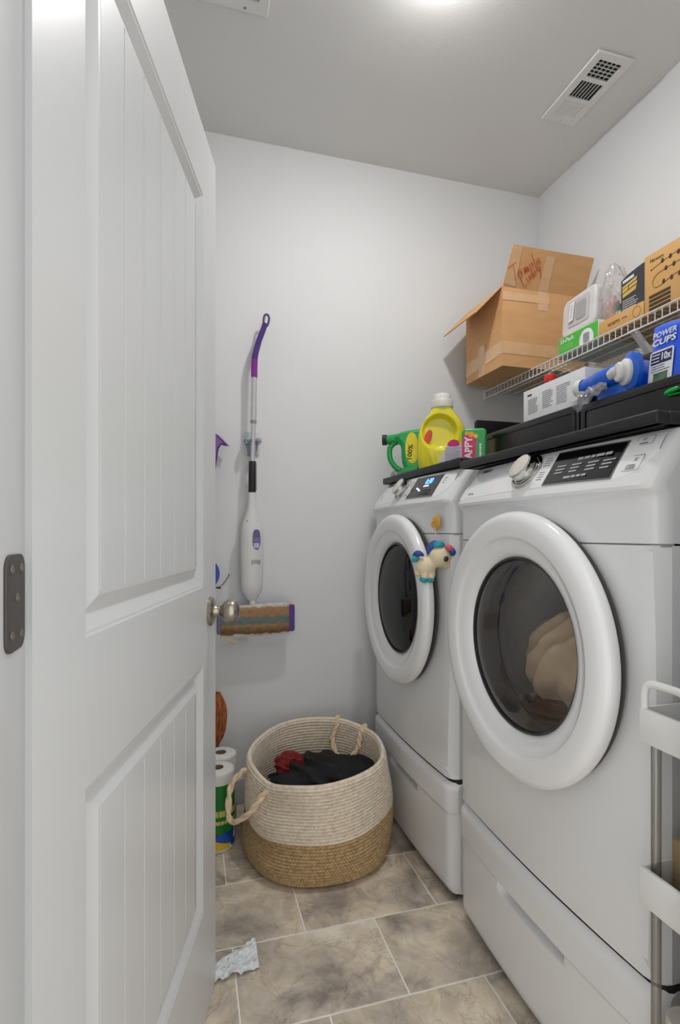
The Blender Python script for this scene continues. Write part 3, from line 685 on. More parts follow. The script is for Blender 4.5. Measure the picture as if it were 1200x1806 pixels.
# ------------------------------------------------------------------ things on the dryer tray
ZT2 = 1.3157
wc = thing('white_carton', 'long white carton with small print standing in a black bin', 'box', (.957, 1.242, 1.3600))
WCM = mat('white_card', (226, 226, 228), .55, var=.015)
box('body', WCM, wc, 0, .070, -.128, .128, 0, .180, .0015)
CF = FACE_W((-.0003, 0, .002))
lines(wc, CF, -.105, -.058, .105, .150, 9, PRINTG, seed=41, fill=.25); lines(wc, CF, -.04, .006, .108, .158, 9, PRINTG, seed=42, fill=.25); lines(wc, CF, .02, .075, .106, .158, 9, PRINTG, seed=43, fill=.25)
text(wc, 'brand', CF @ Matrix.Translation((-.095, .162, 0)), .018, PRINTK, 'lettering') if False else lines(wc, CF, -.108, -.085, .158, .164, 1, PRINTK, 'heading', .7, 44)
rt_ = thing('red_tube', 'small red cap poking up behind the white carton', 'cap', (1.070, 1.395, 1.3600))
rt_.scale = (1, 1, 1.10)
MB().lathe([(0, 0), (.020, 0), (.022, .01), (.022, .185), (.014, .197), (.014, .205)], 28).build('tube', WHITEP, rt_)
MB().lathe([(.0165, .2005), (.0175, .202), (.0175, .222), (.015, .226), (0, .227)], 28).build('cap', mat('red_cap', (206, 34, 36), .35), rt_)
pb = thing('lilac_carton', 'lilac carton between the white carton and the blue jug', 'box', (1.034, 1.170, 1.3600))
box('body', mat('lilac_card', (176, 168, 208), .5), pb, 0, .06, -.046, .046, 0, .182, .0015)
plate('print_panel', PRINTW, pb, [rrect(-.038, .038, .10, .17, .004)], FACE_W((-.0004, 0, 0)), .0004)
# dark case under the shelf
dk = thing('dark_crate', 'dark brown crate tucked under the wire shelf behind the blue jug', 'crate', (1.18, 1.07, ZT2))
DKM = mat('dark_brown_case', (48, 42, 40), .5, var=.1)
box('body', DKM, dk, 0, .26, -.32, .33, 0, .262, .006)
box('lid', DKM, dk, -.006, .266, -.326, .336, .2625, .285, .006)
# blue jug lying on its side
BJ = mat('blue_jug_plastic', (22, 96, 208), .25, var=.04, scale=8, coat=.3)
bj = thing('softener_jug', 'blue jug lying on its side with two white caps', 'jug', (1.036, 1.026, 1.3385))
bj.scale = (1, 1, 1.16)
rings = []
prof = [(-.086, .010, .012), (-.085, .040, .050), (-.078, .053, .066), (-.06, .059, .076), (-.02, .062, .082), (.05, .062, .083), (.08, .056, .075), (.086, .012, .014)]
for x, ry, rz_ in prof: rings.append([(x, ry*math.copysign(abs(math.cos(2*PI*j/40))**.85, math.cos(2*PI*j/40)), .0845+rz_*math.copysign(abs(math.sin(2*PI*j/40))**.85, math.sin(2*PI*j/40))) for j in range(40)])
MB().loft(rings).build('body', BJ, bj, angle=60)
MB().tube(spline([(-.080, -.040, .128), (-.088, -.005, .128), (-.090, .040, .126), (-.090, .078, .124)], 6), [.020]*6+[.019]*6+[.0165]*7, 20).build('neck', BJ, bj)
nM = frame((-.090, .077, .124), (1, 0, 0), (0, .05, -1))
MB().lathe([(.018, 0), (.0195, .002), (.0195, .020), (.017, .024), (0, .025)], 28, nM).build('cap', WHITEP, bj)
tM = FACE_W((-.080, -.050, .126)) @ Matrix.Rotation(-.25, 4, 'Y')
MB().lathe([(.040, -.012), (.039, -.002), (.032, .003), (.026, .004)], 40, tM).build('shoulder', BJ, bj)
cp = MB().lathe([(.026, .002), (.026, .010), (.022, .014), (.020, .015), (.019, .024), (.016, .027), (0, .028)], 36, tM).build('tap_cap', WHITEP, bj)
MB().tube([tM @ Vector(p) for p in ((-.004, .004, .022), (-.014, .002, .027), (-.024, .0, .028))], [.010, .0115, .0105], 16).build('tap_spout', mat('clear_tap', (214, 214, 212), .18), cp)
# blue pouch
pu = thing('detergent_pouch', 'blue stand-up pouch with white label in a black bin', 'pouch', (1.004, .884, 1.3385))
pu.scale = (1.05, 1.08, 1.02)
PM = mat('blue_pouch', (30, 92, 232), .3, var=.10, scale=12, coat=.3)
rings = []
for i in range(25):
    z = .236*i/24; th_ = .030*(1-.62*i/24)+(.0015 if i < 24 else -.009); ring = []
    for j in range(48):
        a = 2*PI*j/48; y = .072*math.copysign(abs(math.cos(a))**.45, math.cos(a)); x = th_*math.copysign(abs(math.sin(a))**.9, math.sin(a))*(1-.35*abs(y/.072)**8)
        x += .0012*noise.noise(Vector((y*30, z*28, 3)))*(1-.6*(z/.236)); ring.append((x+.010*(z/.236), y, z+(.006*math.sin(y*30) if i == 24 else 0)))
    rings.append(ring)
MB().loft(rings).build('body', PM, pu, angle=70)
PF = frame((-.0332, 0, 0), (0, -1, 0), (.1186, 0, 1))
PT = lambda x, y, d=0: PF @ Matrix.Translation((x, y, d))
text(pu, 'POWER', PT(-.030, .216, .0), .056, PRINTW, 'lettering', height=.013, bold=.02, shear=.1)
text(pu, 'CUPS', PT(-.030, .199, .0), .056, PRINTW, 'lettering', height=.015, bold=.03, shear=.1)
lb = plate('label', PRINTW, pu, [rrect(-.060, -.004, .108, .180, .006)], PT(0, 0, 0), .0008)
nv = plate('label_band', mat('navy_print', (34, 38, 96), .5), lb, [[(-.056, .150), (-.008, .150), (-.008, .176), (-.056, .176)]], PT(0, 0, .0008), .0004)
text(nv, '10x', PT(-.020, .164, .0012), .022, PRINTW, 'lettering', height=.017, bold=.03)
lines(nv, PT(0, 0, .0012), -.054, -.034, .152, .174, 3, PRINTW, 'small_print', .35, 51); lines(lb, PT(0, 0, .0008), -.054, -.010, .132, .148, 3, MATS['navy_print'], 'small_print', .3, 52)
plate('label_picture', mat('green_picture', (98, 124, 96), .5, var=.5, scale=90), lb, [[(-.048, .112), (-.014, .112), (-.014, .130), (-.048, .130)]], PT(0, 0, .0008), .0004)
lines(pu, PT(0, 0, 0), -.056, .0, .066, .098, 4, mat('pale_blue_print', (150, 200, 250), .5), 'small_print', .35, 53)
# clear bag draped over the tray front
CB = glass_mat('clear_film', (250, 250, 252), .05, .15, .22, (245, 244, 248))
cbm = []
for i in range(15):
    u = i/14; cbm.append([])
    for j in range(19):
        v_ = j/18; y = .030-.085*v_; z = .100-.050*u*(1-.8*v_)+.012*noise.noise(Vector((u*5, v_*6, 1)))
        x = -.006-.020*math.sin(u*PI)*(1-.6*v_)-.008*noise.noise(Vector((u*6, v_*5, 7))); cbm[-1].append((x, y, z))
back = [[(x+.010*math.sin(PI*i/14)+.002, y, z) for x, y, z in r] for i, r in enumerate(cbm)]
mbg = MB().loft(cbm, False, False, closed=False); mbg.loft(back, False, False, closed=False)
bagc = tag(link('plastic_bag', mbg.mesh('plastic_bag', angle=80), CB), 'small clear plastic bag hanging over the black bin front', 'bag'); bagc.location = (.934, 1.075, 1.369); bagc.scale = (1, 1.1, 1)
# green clip on the tray front
gc = thing('green_clip', 'bright green clip on the front of a black bin', 'clip', (.932, .842, 1.404))
gc.scale = (1, .7, .7)
mb = MB().tube(spline([(-.004, .018, -.004), (-.006, .0, .0), (-.006, -.03, .003)], 5), [.002, .003, .0045, .005, .0055, .0055, .0055, .0055, .0055, .005, .004], 10, flat=1.2)
mb.build('jaw', mat('bright_green', (30, 190, 84), .35), gc)
MB().tube(spline([(-.002, .012, -.007), (-.004, -.004, -.010), (-.004, -.03, -.011)], 5), .0030, 8).build('jaw', MATS['bright_green'], gc)

# ------------------------------------------------------------------ wire shelf
ZS_, XF, XB = 1.790, 1.340, 1.632
sh = thing('wire_shelf', 'white coated wire shelf along the wall above the machines', 'shelf', (XB, 1.40, ZS_))
ya, yb = -.80, .815
def wirey(x, z, r): MB().tube([(x, ya, z), (x, yb, z)], r, 8).build('rail_wire', WIRE, sh)
for x, z, r in ((XF-XB, -.003, .003), (XF-XB, -.036, .0032), (-.004, -.003, .003), (-.145, -.006, .003), (-.2, -.006, .003)): wirey(x, z, r)
wm = MB().tube([(0, 0, 0), (XF-XB+.004, 0, 0), (XF-XB, 0, -.004), (XF-XB-.0005, 0, -.036)], .0015, 6).mesh('cross_wire')
nw = 64
for i in range(nw): link('cross_wire', wm, WIRE, sh, loc=(0, ya+.005+(yb-ya-.01)*i/(nw-1), 0))
for yy in (-.04, -.62):
    br = MB().loft([[(XF-XB+.002, yy-.009, -.030), (XF-XB+.016, yy-.009, -.022), (XF-XB+.016, yy+.009, -.022), (XF-XB+.002, yy+.009, -.030)], [(-.006, yy-.009, -.315), (.004, yy-.009, -.295), (.004, yy+.009, -.295), (-.006, yy+.009, -.315)]]).build('bracket', WIRE, sh, bevel=.001)
    box('bracket_foot', WIRE, sh, .000, .007, yy-.012, yy+.012, -.345, -.275, .002)
for x in (XF-XB, -.004): box('end_cap', WIRE, sh, x-.007, x+.007, yb-.001, yb+.011, -.045, .006, .002)

# ------------------------------------------------------------------ things on the shelf
KR = mat('kraft_card', (216, 166, 114), .75, var=.06, scale=9, bump=.1, bscale=90, stretch=(1, 1, 4))
KRD = mat('kraft_card_inside', (176, 140, 98), .8, var=.05, scale=9)
TAPE = mat('packing_tape', (224, 180, 134), .16, var=.05, scale=30, bump=.25, bscale=60, coat=.5)
ZB = ZS_+.0020
cb = thing('cardboard_box', 'open brown cardboard box with a raised flap and red handwriting', 'box', (1.205, 1.865, ZB), 0)
L, Dp, H = .395, .290, .318; T = .004
box('side', KR, cb, 0, L, 0, T, 0, H); box('side', KR, cb, 0, L, Dp-T, Dp, 0, H)
box('side', KR, cb, 0, T, T, Dp-T, 0, H); box('side', KR, cb, L-T, L, T, Dp-T, 0, H)
box('bottom', KR, cb, T, L-T, T, Dp-T, 0, T)
def flap(name, p0, p1, dirv, ln, label=None):
    p0, p1, d = Vector(p0), Vector(p1), Vector(dirv).normalized()*ln; n = (p1-p0).cross(d).normalized()*T
    ins = (p1-p0).normalized()*.008
    q = [p0+ins*.3, p1-ins*.3, p1-ins+d, p0+ins+d]
    return MB().add([*q, *[a+n for a in q]], [(0,1,2,3),(7,6,5,4),(0,4,5,1),(1,5,6,2),(2,6,7,3),(3,7,4,0)]).build(name, KR, cb, smooth=False, label=label)
fl1 = flap('flap', (L, 0, H), (0, 0, H), (0, -.065, .135), .150, 'raised flap with red handwriting')
flap('flap', (0, 0, H), (0, Dp, H), (-.115, 0, -.117), .163, 'drooping side flap')
flap('flap', (0, Dp, H), (L, Dp, H), (0, -.9, -.25), .135)
flap('flap', (L, Dp, H), (L, 0, H), (-.6, 0, -.7), .14)
# tape
FF = frame((0, -.0006, 0), (1, 0, 0), (0, 0, 1))
plate('tape', TAPE, cb, [[(.165, .24), (.215, .24), (.215, H), (.165, H)]], FF, .0005)
plate('tape', TAPE, cb, [[(.0, .05), (L, .05), (L, .10), (.0, .10)]], FF, .0005)
plate('tape', TAPE, cb, [[(.0, .265), (.22, .27), (.22, .30), (.0, .300)]], FF @ Matrix.Translation((0, 0, .0006)), .0004)
SF = FACE_W((-.0006, 0, 0))
plate('tape', TAPE, cb, [[(-Dp, .03), (0, .05), (0, .10), (-Dp, .09)]], SF, .0005)
plate('tape', TAPE, cb, [[(-.18, 0), (-.13, 0), (-.13, .13), (-.18, .13)]], SF @ Matrix.Translation((0, 0, .0006)), .0005)
fd = Vector((0, -.065, .135)).normalized()
FLM = frame((0, 0, H), (1, 0, 0), fd) @ Matrix.Translation((0, 0, T*.2+.0006))
flo = frame((0, 0, H), (1, 0, 0), fd)
plate('tape', TAPE, fl1, [[(.165, .0), (.212, .0), (.205, .128), (.165, .130)]], flo @ Matrix.Translation((0, 0, .0008)), .0005)
plate('tape', TAPE, fl1, [[(.006, .01), (.055, .005), (.050, .147), (.010, .147)]], flo @ Matrix.Translation((0, 0, .0008)), .0005)
RED = mat('red_marker', (206, 70, 38), .5)
def scribble(strokes, ox, oy, sc, ang):
    c, s_ = math.cos(ang), math.sin(ang)
    for st in strokes:
        pts = [flo @ Vector((ox+sc*(x*c-y*s_), oy+sc*(x*s_+y*c), .0018)) for x, y in st]
        MB().tube(spline(pts, 4), .0010, 6).build('handwriting', RED, fl1)
scribble([[(0, 1), (.6, 1.05)], [(.35, 1.0), (.3, .5), (.2, 0)],                       # T
          [(.55, .3), (.75, .35), (.7, .1), (.55, .05), (.5, .3), (.62, .5), (.8, .45)],   # e
          [(.95, .05), (.98, .5), (1.05, .1), (1.1, .48), (1.18, .1), (1.22, .45), (1.3, .08)],  # m
          [(1.4, .5), (1.38, -.35)], [(1.4, .4), (1.58, .5), (1.6, .2), (1.42, .12)],     # p
          [(1.72, 1.0), (1.75, .05), (1.85, .1)],                                         # l
          [(1.92, .3), (2.12, .35), (2.06, .1), (1.9, .05), (1.88, .35), (2.02, .52), (2.15, .45)]], .042, .018, .062, .60)  # e
scribble([[(0, .8), (.0, 0), (.3, .05)], [(.42, .45), (.45, .1), (.6, .05), (.68, .45), (.7, .05)], [(.82, .45), (.85, .1), (1.0, .05), (1.08, .45), (1.1, .05)], [(1.22, .05), (1.25, .45), (1.38, .3), (1.45, .45)], [(1.55, .45), (1.65, .1), (1.8, .45)], [(1.7, .2), (1.5, -.35)]], .096, .012, .050, .74)

gp_ = thing('green_pack', 'green multi-pack carton on the shelf beside the cardboard box', 'box', (1.362, 1.6235, ZB))
GCM = mat('green_card', (82, 190, 70), .5, var=.02)
box('body', mat('white_carton_card', (226, 228, 224), .55), gp_, 0, .20, -.1035, .1035, 0, .070, .001)
gpf = plate('front_print', GCM, gp_, [[(-.1015, .002), (.1015, .002), (.1015, .068), (-.1015, .068)]], FACE_W((0, 0, 0)), .0005)
GM = FACE_W((-.0006, 0, 0))
text(gpf, '33-Pack', GM @ Matrix.Translation((-.055, .054, 0)), .075, PRINTW, 'lettering', height=.016, bold=.02)
lines(gpf, GM, -.092, -.02, .018, .040, 3, mat('pale_green_print', (176, 230, 160), .5), 'small_print', .2, 61, .1)
gcp = plate('badge', PRINTW, gpf, [ell(.045, .026, .036, .038)[0:17] + [(.009, .004), (.081, .004)] if False else smoothpoly([(.010, .003), (.010, .034), (.028, .058), (.062, .058), (.080, .034), (.080, .003)], 1)], GM, .0004)
plate('product_picture', mat('grey_product', (150, 152, 156), .5, var=.2, scale=60), gcp, [rrect(.030, .060, .008, .044, .006)], GM @ Matrix.Translation((0, 0, .0005)), .0004)
KB = mat('kraft_product_card', (212, 164, 100), .6, var=.03, scale=12)
k1 = thing('kraft_box', 'flat kraft product box under the black package', 'box', (1.362, 1.4235, ZB))
box('body', KB, k1, 0, .235, -.0935, .0935, 0, .054, .001)
KM = FACE_W((-.0003, 0, 0))
text(k1, 'NOVETTO', KM @ Matrix.Translation((-.028, .030, 0)), .052, PRINTK, 'lettering', height=.010, bold=.01)
lines(k1, KM, .006, .030, .027, .035, 1, PRINTG, 'small_print', .5, 71)
el = ell(.066, .030, .016, .018); plate('round_mark', mat('kraft_print', (150, 108, 60), .6), k1, [el, [(.066+(x-.066)*.9, .030+(y-.030)*.9) for x, y in el]], KM, .0004)
k2 = thing('kraft_box', 'tall kraft product box printed with a string of lights', 'box', (1.362, 1.172, ZB))
box('body', KB, k2, 0, .105, -.155, .155, 0, .184, .001)
BRP = mat('brown_print', (70, 50, 30), .6)
text(k2, 'Fibrenyu', KM @ Matrix.Translation((-.110, .160, 0)), .048, BRP, 'lettering', height=.013, bold=.01)
def on(pt): return FACE_W((-.0008, 0, 0)) @ Vector((pt[0], pt[1], 0))
MB().tube([on(p) for p in spline([(-.130, .134, 0), (-.09, .142, 0), (-.04, .148, 0), (.03, .150, 0)], 6)], .0006, 5).build('cord_print', BRP, k2)
MB().tube([on(p) for p in spline([(.03, .118, 0), (-.05, .118, 0), (-.105, .113, 0), (-.123, .098, 0), (-.120, .078, 0), (-.10, .073, 0), (-.05, .085, 0), (.03, .090, 0)], 6)], .0006, 5).build('cord_print', BRP, k2)
for j, (yy, xo) in enumerate(((.146, -.090), (.118, -.078), (.082, -.086))):
    for i in range(4):
        x = xo+.027*i
        plate('bulb_print', BRP, k2, [smoothpoly([(x-.004, yy-.008), (x+.004, yy-.008), (x+.006, yy), (x+.001, yy+.008), (x-.005, yy+.001)], 1)], KM, .0005)
for i in range(4):
    plate('print_bar', BRP, k2, [rrect(-.138, -.062, .010+.0125*i, .019+.0125*i, .002)], KM, .0004)
MB().ball((0, 0, 0), .0022, 8, 6).build('cord_print', BRP, k2, M=Matrix.Translation((-.0008, .130, .134)))
bp_ = thing('black_package', 'black retail package with gold panel on the flat kraft box', 'package', (1.404, 1.415, ZB+.0545), 0)
ol = [(-.050, 0), (.050, 0), (.050, .146), (.02, .1425), (-.02, .136), (-.050, .125)]
plate('body', mat('charcoal_card', (58, 58, 64), .4), bp_, [ol], FACE_W((.030, 0, 0)), .030, .002)
GOLD = mat('gold_print', (214, 178, 92), .45); BM = FACE_W((-.0002, 0, 0))
for a in ([(-.044, .094), (.016, .104), (.018, .114), (-.042, .102)], [(-.043, .080), (-.020, .084), (-.020, .097), (-.043, .091)], [(-.016, .085), (.018, .091), (.017, .101), (-.016, .095)], [(-.042, .064), (.012, .073), (.017, .087), (-.042, .077)]): plate('gold_panel', GOLD, bp_, [a], BM, .0005)
lines(bp_, BM @ Matrix.Translation((-.018, .119, 0)) @ Matrix.Rotation(.12, 4, 'Z'), -.023, .023, -.006, .006, 1, PRINTW, 'heading', .8, 82, 0)
lines(bp_, BM, -.042, .022, .012, .056, 6, PRINTW, 'small_print', .3, 81)
# white case leaning on the box, clear bag of small things beside it
ws = thing('white_case', 'white plastic case with grey latch panel lying on the green carton', 'case', (1.395, 1.668, ZB+.0765), 0, rot=(0, math.radians(4), 0))
o2 = rrect(-.090, .092, 0, .150, .030, 8); o2 = [(x, y+(x+.09)*.06) for x, y in o2]
plate('body', mat('case_white', (214, 214, 212), .4), ws, [o2], FACE_W((.075, 0, 0)), .075, .012, 3)
plate('front_panel', mat('case_panel', (196, 197, 198), .4), ws, [rrect(-.05, .06, .035, .135, .012)], FACE_W((0, 0, 0)), .003, .001)
plate('handle_recess', mat('case_grey', (168, 170, 172), .4), ws, [rrect(-.006, .045, .05, .118, .010)], FACE_W((-.003, 0, 0)), .002, .0006)
plate('paper_tag', PRINTW, ws, [[(-.04, .052), (-.016, .056), (-.012, .128), (-.036, .124)]], FACE_W((-.0065, 0, 0)) @ Matrix.Rotation(.03, 4, 'Y'), .0008)
lines(ws, FACE_W((-.0079, 0, 0)), -.034, -.02, .064, .118, 9, PRINTG, 'small_print', .3, 91)
bg_ = tag(crumple((1.425, 1.512, ZB+.056+.090), (.046, .042, .105), 22, .22, 2.2, 64, 48, flat=-.089, ridge=.22).build('plastic_bag', glass_mat('crinkled_film', (252, 252, 252), .06, .14, .14, (250, 248, 248)), angle=25), 'crinkled clear bag of small items next to the white case', 'bag')
gbt = thing('small_bottle', 'small bottle with green cap inside the clear bag', 'bottle', (1.428, 1.492, ZB+.0565), math.radians(10))
MB().lathe([(0, 0), (.017, 0), (.018, .004), (.018, .03), (.011, .038)], 24, Matrix.Translation((0, 0, 0))).build('body', mat('pale_bottle', (220, 214, 200), .35), gbt)
MB().lathe([(.013, .0375), (.0135, .039), (.0135, .056), (.011, .059), (0, .0595)], 24).build('cap', mat('dark_green_cap', (50, 128, 92), .4), gbt)
pkd = tag(crumple((1.430, 1.527, ZB+.0565+.05), (.022, .022, .050), 31, .25, 2.5, 32, 20, flat=-.050).build('sachet_bundle', mat('pink_film', (206, 160, 156), .4, var=.25, scale=60)), 'pinkish sachet bundled inside the clear bag', 'sachet')

# ------------------------------------------------------------------ mop on the wall
PUR = mat('dark_purple', (74, 40, 128), .25, var=.08, coat=.3); MAG = mat('magenta_purple', (140, 34, 152), .3)
SIL = mat('silver_tube', (204, 205, 207), .32, .35, var=.02); MW = mat('mop_white', (222, 223, 222), .35, var=.01)
mop = thing('spray_mop', 'white spray mop with purple hook handle hanging on the wall', 'mop', (.246, 2.165, .70))
def zt(z): return z-.70
MB().tube(spline([(.004, 0, zt(1.755)), (.004, 0, zt(1.80)), (.008, 0, zt(1.845)), (.022, 0, zt(1.90)), (.040, 0, zt(1.95)), (.048, 0, zt(1.975))], 6), [.0125]*6+[.0125]*6+[.0125]*6+[.0120]*6+[.0115]*7, 18).build('handle', PUR, mop)
MB().tube([(.004, 0, zt(1.752)), (.004, 0, zt(1.79)), (.0055, 0, zt(1.825))], .0131, 18).build('handle_sleeve', MAG, mop)
MB().tube(spline([(.046, 0, zt(1.968)), (.042, 0, zt(1.985)), (.046, 0, zt(2.008)), (.056, 0, zt(2.014)), (.064, 0, zt(2.004)), (.062, 0, zt(1.982)), (.055, 0, zt(1.966))], 5), .0048, 10).build('hanging_loop', mat('loop_purple', (96, 78, 128), .25), mop)
MB().tube([(0.001, 0, zt(1.565)), (.004, 0, zt(1.76))], .0115, 18).build('upper_tube', SIL, mop)
MB().lathe([(.0120, 0), (.0125, .002), (.0125, .010), (.0120, .012)], 20, Matrix.Translation((.001, 0, zt(1.566)))).build('joint_ring', mat('joint_grey', (150, 150, 152), .4), mop)
MB().tube([(-.003, 0, zt(1.40)), (.001, 0, zt(1.57))], .0098, 18).build('lower_tube', SIL, mop)
MB().tube([(-.006, 0, zt(1.283)), (-.005, 0, zt(1.288)), (-.003, 0, zt(1.408)), (-.003, 0, zt(1.411))], [.013, .0150, .0150, .013], 18).build('grip_sleeve', BLACKM, mop)
box('sleeve_clip', mat('clip_grey', (120, 120, 124), .4), mop, .007, .0125, -.012, .012, zt(1.29), zt(1.405), .003)
rings = []
bt = [(.842, .010, .010), (.850, .018, .014), (.868, .030, .022), (.885, .040, .028), (.92, .0445, .031), (1.00, .0455, .032), (1.08, .0450, .032), (1.14, .0435, .031), (1.165, .037, .027), (1.19, .027, .022), (1.22, .0185, .017), (1.25, .0155, .015), (1.284, .0145, .0145)]
for z, a, b in bt: rings.append([(-.006+a*math.copysign(abs(math.cos(2*PI*j/40))**.8, math.cos(2*PI*j/40)), b*math.copysign(abs(math.sin(2*PI*j/40))**.8, math.sin(2*PI*j/40)), zt(z)) for j in range(40)])
body = MB().loft(rings).build('body', MW, mop, angle=60)
MF = frame((-.006, -.0318, 0), (1, 0, 0), (0, 0, 1))
win = plate('window', PUR, body, [[(x, y+zt(0)+.0) for x, y in smoothpoly([(.000, 1.055), (.031, 1.055), (.031, 1.118), (.024, 1.134), (.007, 1.134), (.000, 1.118)], 2)]], MF, .002, .0006)
plate('window_level', mat('lilac_liquid', (196, 182, 214), .3), win, [[(x, y+zt(0)) for x, y in ((.004, 1.060), (.026, 1.060), (.026, 1.080), (.004, 1.080))]], MF @ Matrix.Translation((0, 0, .002)), .0006)
plate('window_float', mat('slate_blue', (104, 116, 148), .3), win, [[(x, y+zt(0)) for x, y in ((.004, 1.086), (.026, 1.086), (.026, 1.100), (.004, 1.100))]], MF @ Matrix.Translation((0, 0, .002)), .0006)
for i in range(5): box('vent_slot', RUBBER, body, -.008+.0075*i-.0012, -.008+.0075*i+.0012, -.0330, -.031, zt(.998-.002*abs(i-2)), zt(1.012))
for x, z in ((-.026, 1.168), (-.030, 1.150), (.012, 1.166)): MB().ball((x, -.0235, zt(z)), (.0025, .002, .0025), 10, 8).build('rivet', RUBBER, body)
# mop head with dirty pad, face turned out from the wall
hd = MB(); M_ = frame((.010, -.012, zt(.768)), (1, 0, 0), (0, 0, 1))
MB().tube([(-.004, 0, zt(.846)), (0, 0, zt(.80))], [.012, .016], 14).build('swivel_neck', MW, mop)
HDP = plate('head_plate', PUR, mop, [rrect(-.155, .158, -.052, .058, .008)], M_ @ Matrix.Translation((0, 0, -.006)), .012, .003)
def padmat():
    m = bpy.data.materials.new('dirty_pad'); m.use_nodes = True; nt = m.node_tree; b = nt.nodes['Principled BSDF']; N = nt.nodes.new; L = nt.links.new
    tc = N('ShaderNodeTexCoord'); sx = N('ShaderNodeSeparateXYZ'); L(tc.outputs['Object'], sx.inputs[0])
    nz = N('ShaderNodeTexNoise'); nz.inputs['Scale'].default_value = 45; nz.inputs['Detail'].default_value = 6; L(tc.outputs['Object'], nz.inputs['Vector'])
    ma = N('ShaderNodeMath'); ma.operation = 'MULTIPLY_ADD'; ma.inputs[1].default_value = .026; L(nz.outputs[0], ma.inputs[0]); L(sx.outputs['Z'], ma.inputs[2])
    mr = N('ShaderNodeMapRange'); mr.inputs['From Min'].default_value = zt(.768)-.065+.013; mr.inputs['From Max'].default_value = zt(.768)+.065+.013; L(ma.outputs[0], mr.inputs['Value'])
    r = N('ShaderNodeValToRGB'); e = r.color_ramp.elements; e[0].position = 0; e[0].color = lin((226, 222, 212)); e[1].position = 1; e[1].color = lin((228, 228, 224))
    for p, c in ((.07, (222, 214, 200)), (.12, (112, 88, 62)), (.26, (150, 116, 80)), (.36, (176, 142, 104)), (.40, (120, 130, 118)), (.60, (124, 138, 130)), (.65, (176, 138, 102)), (.90, (186, 146, 108)), (.95, (220, 214, 204))):
        q = e.new(p); q.color = lin(c)
    L(mr.outputs[0], r.inputs[0])
    n2 = N('ShaderNodeTexNoise'); n2.inputs['Scale'].default_value = 60; n2.inputs['Detail'].default_value = 8; L(tc.outputs['Object'], n2.inputs['Vector'])
    mx = N('ShaderNodeMix'); mx.data_type = 'RGBA'; mx.blend_type = 'MULTIPLY'; mx.inputs[0].default_value = .35; L(r.outputs[0], mx.inputs[6]); L(n2.outputs['Color'], mx.inputs[7])
    L(mx.outputs[2], b.inputs['Base Color']); b.inputs['Roughness'].default_value = .95
    bp = N('ShaderNodeBump'); bp.inputs['Strength'].default_value = .6; bp.inputs['Distance'].default_value = .002; L(n2.outputs[0], bp.inputs['Height']); L(bp.outputs[0], b.inputs['Normal'])
    return m
n1, n2 = 48, 24; fr_, bk_ = [], []
for j in range(n2+1):
    v_ = -1+2*j/n2; r1 = []; r2 = []
    for i in range(n1+1):
        u = -1+2*i/n1; edge = .0025*noise.noise(Vector((u*9, v_*3, 2)))
        x = .006+u*.138; z = zt(.768)+v_*.064+edge*1.6+.006*u
        puff = .010*(1-abs(u)**8)*(1-.55*abs(v_)**5)+.003*noise.noise(Vector((u*7, v_*5, 5)))
        r1.append((x, -.0195-puff, z)); r2.append((x, -.0185, z))
    fr_.append(r1); bk_.append(r2)
pmb = MB().loft(fr_, False, False, closed=False); pmb.loft(bk_, False, False, closed=False)
for s_ in (0, -1): pmb.loft([fr_[s_], bk_[s_]], False, False, closed=False); pmb.loft([[r[s_] for r in fr_], [r[s_] for r in bk_]], False, False, closed=False)
pad = pmb.build('pad', padmat(), mop, angle=70, label='soiled brown-streaked white mop pad')
MB().loft([[(-.128, -.020, zt(.708)), (-.110, -.022, zt(.712)), (-.110, -.019, zt(.712)), (-.128, -.018, zt(.708))], [(-.080, -.034, zt(.676)), (-.072, -.035, zt(.682)), (-.072, -.032, zt(.682)), (-.080, -.031, zt(.676))]]).build('pad_flap', mat('beige_felt', (206, 178, 142), .9), mop, bevel=.0008, label='beige loose corner of the pad')
# wall clip that grips the pole
cl = thing('wall_clip', 'grey wall clip gripping the mop pole', 'clip', (.2455, YB, 1.49))
CLM = mat('clip_bluegrey', (138, 144, 160), .35, var=.05)
box('backplate', mat('clip_white', (214, 214, 214), .4), cl, -.030, .032, -.010, -.0005, -.045, .050, .003)
for s_ in (-1, 1):
    MB().tube(spline([(s_*.010, -.010, 0), (s_*.024, -.022, .004), (s_*.030, -.045, .006), (s_*.022, -.068, .004), (s_*.0135, -.074, .0)], 5), .0078, 12).build('arm', CLM, cl)
    MB().lathe([(.0092, -.012), (.0100, -.010), (.0100, .010), (.0092, .012)], 18, Matrix.Translation((s_*.0225, -.064, .004)), True, True).build('roller', mat('roller_grey', (176, 180, 186), .3), cl)
MB().loft([[(-.026, -.010, -.006), (.026, -.010, -.006), (.022, -.030, -.006), (-.022, -.030, -.006)], [(-.016, -.010, -.050), (.016, -.010, -.050), (.012, -.014, -.050), (-.012, -.014, -.050)]]).build('spring_housing', mat('clip_blue', (150, 160, 190), .4), cl, bevel=.002)

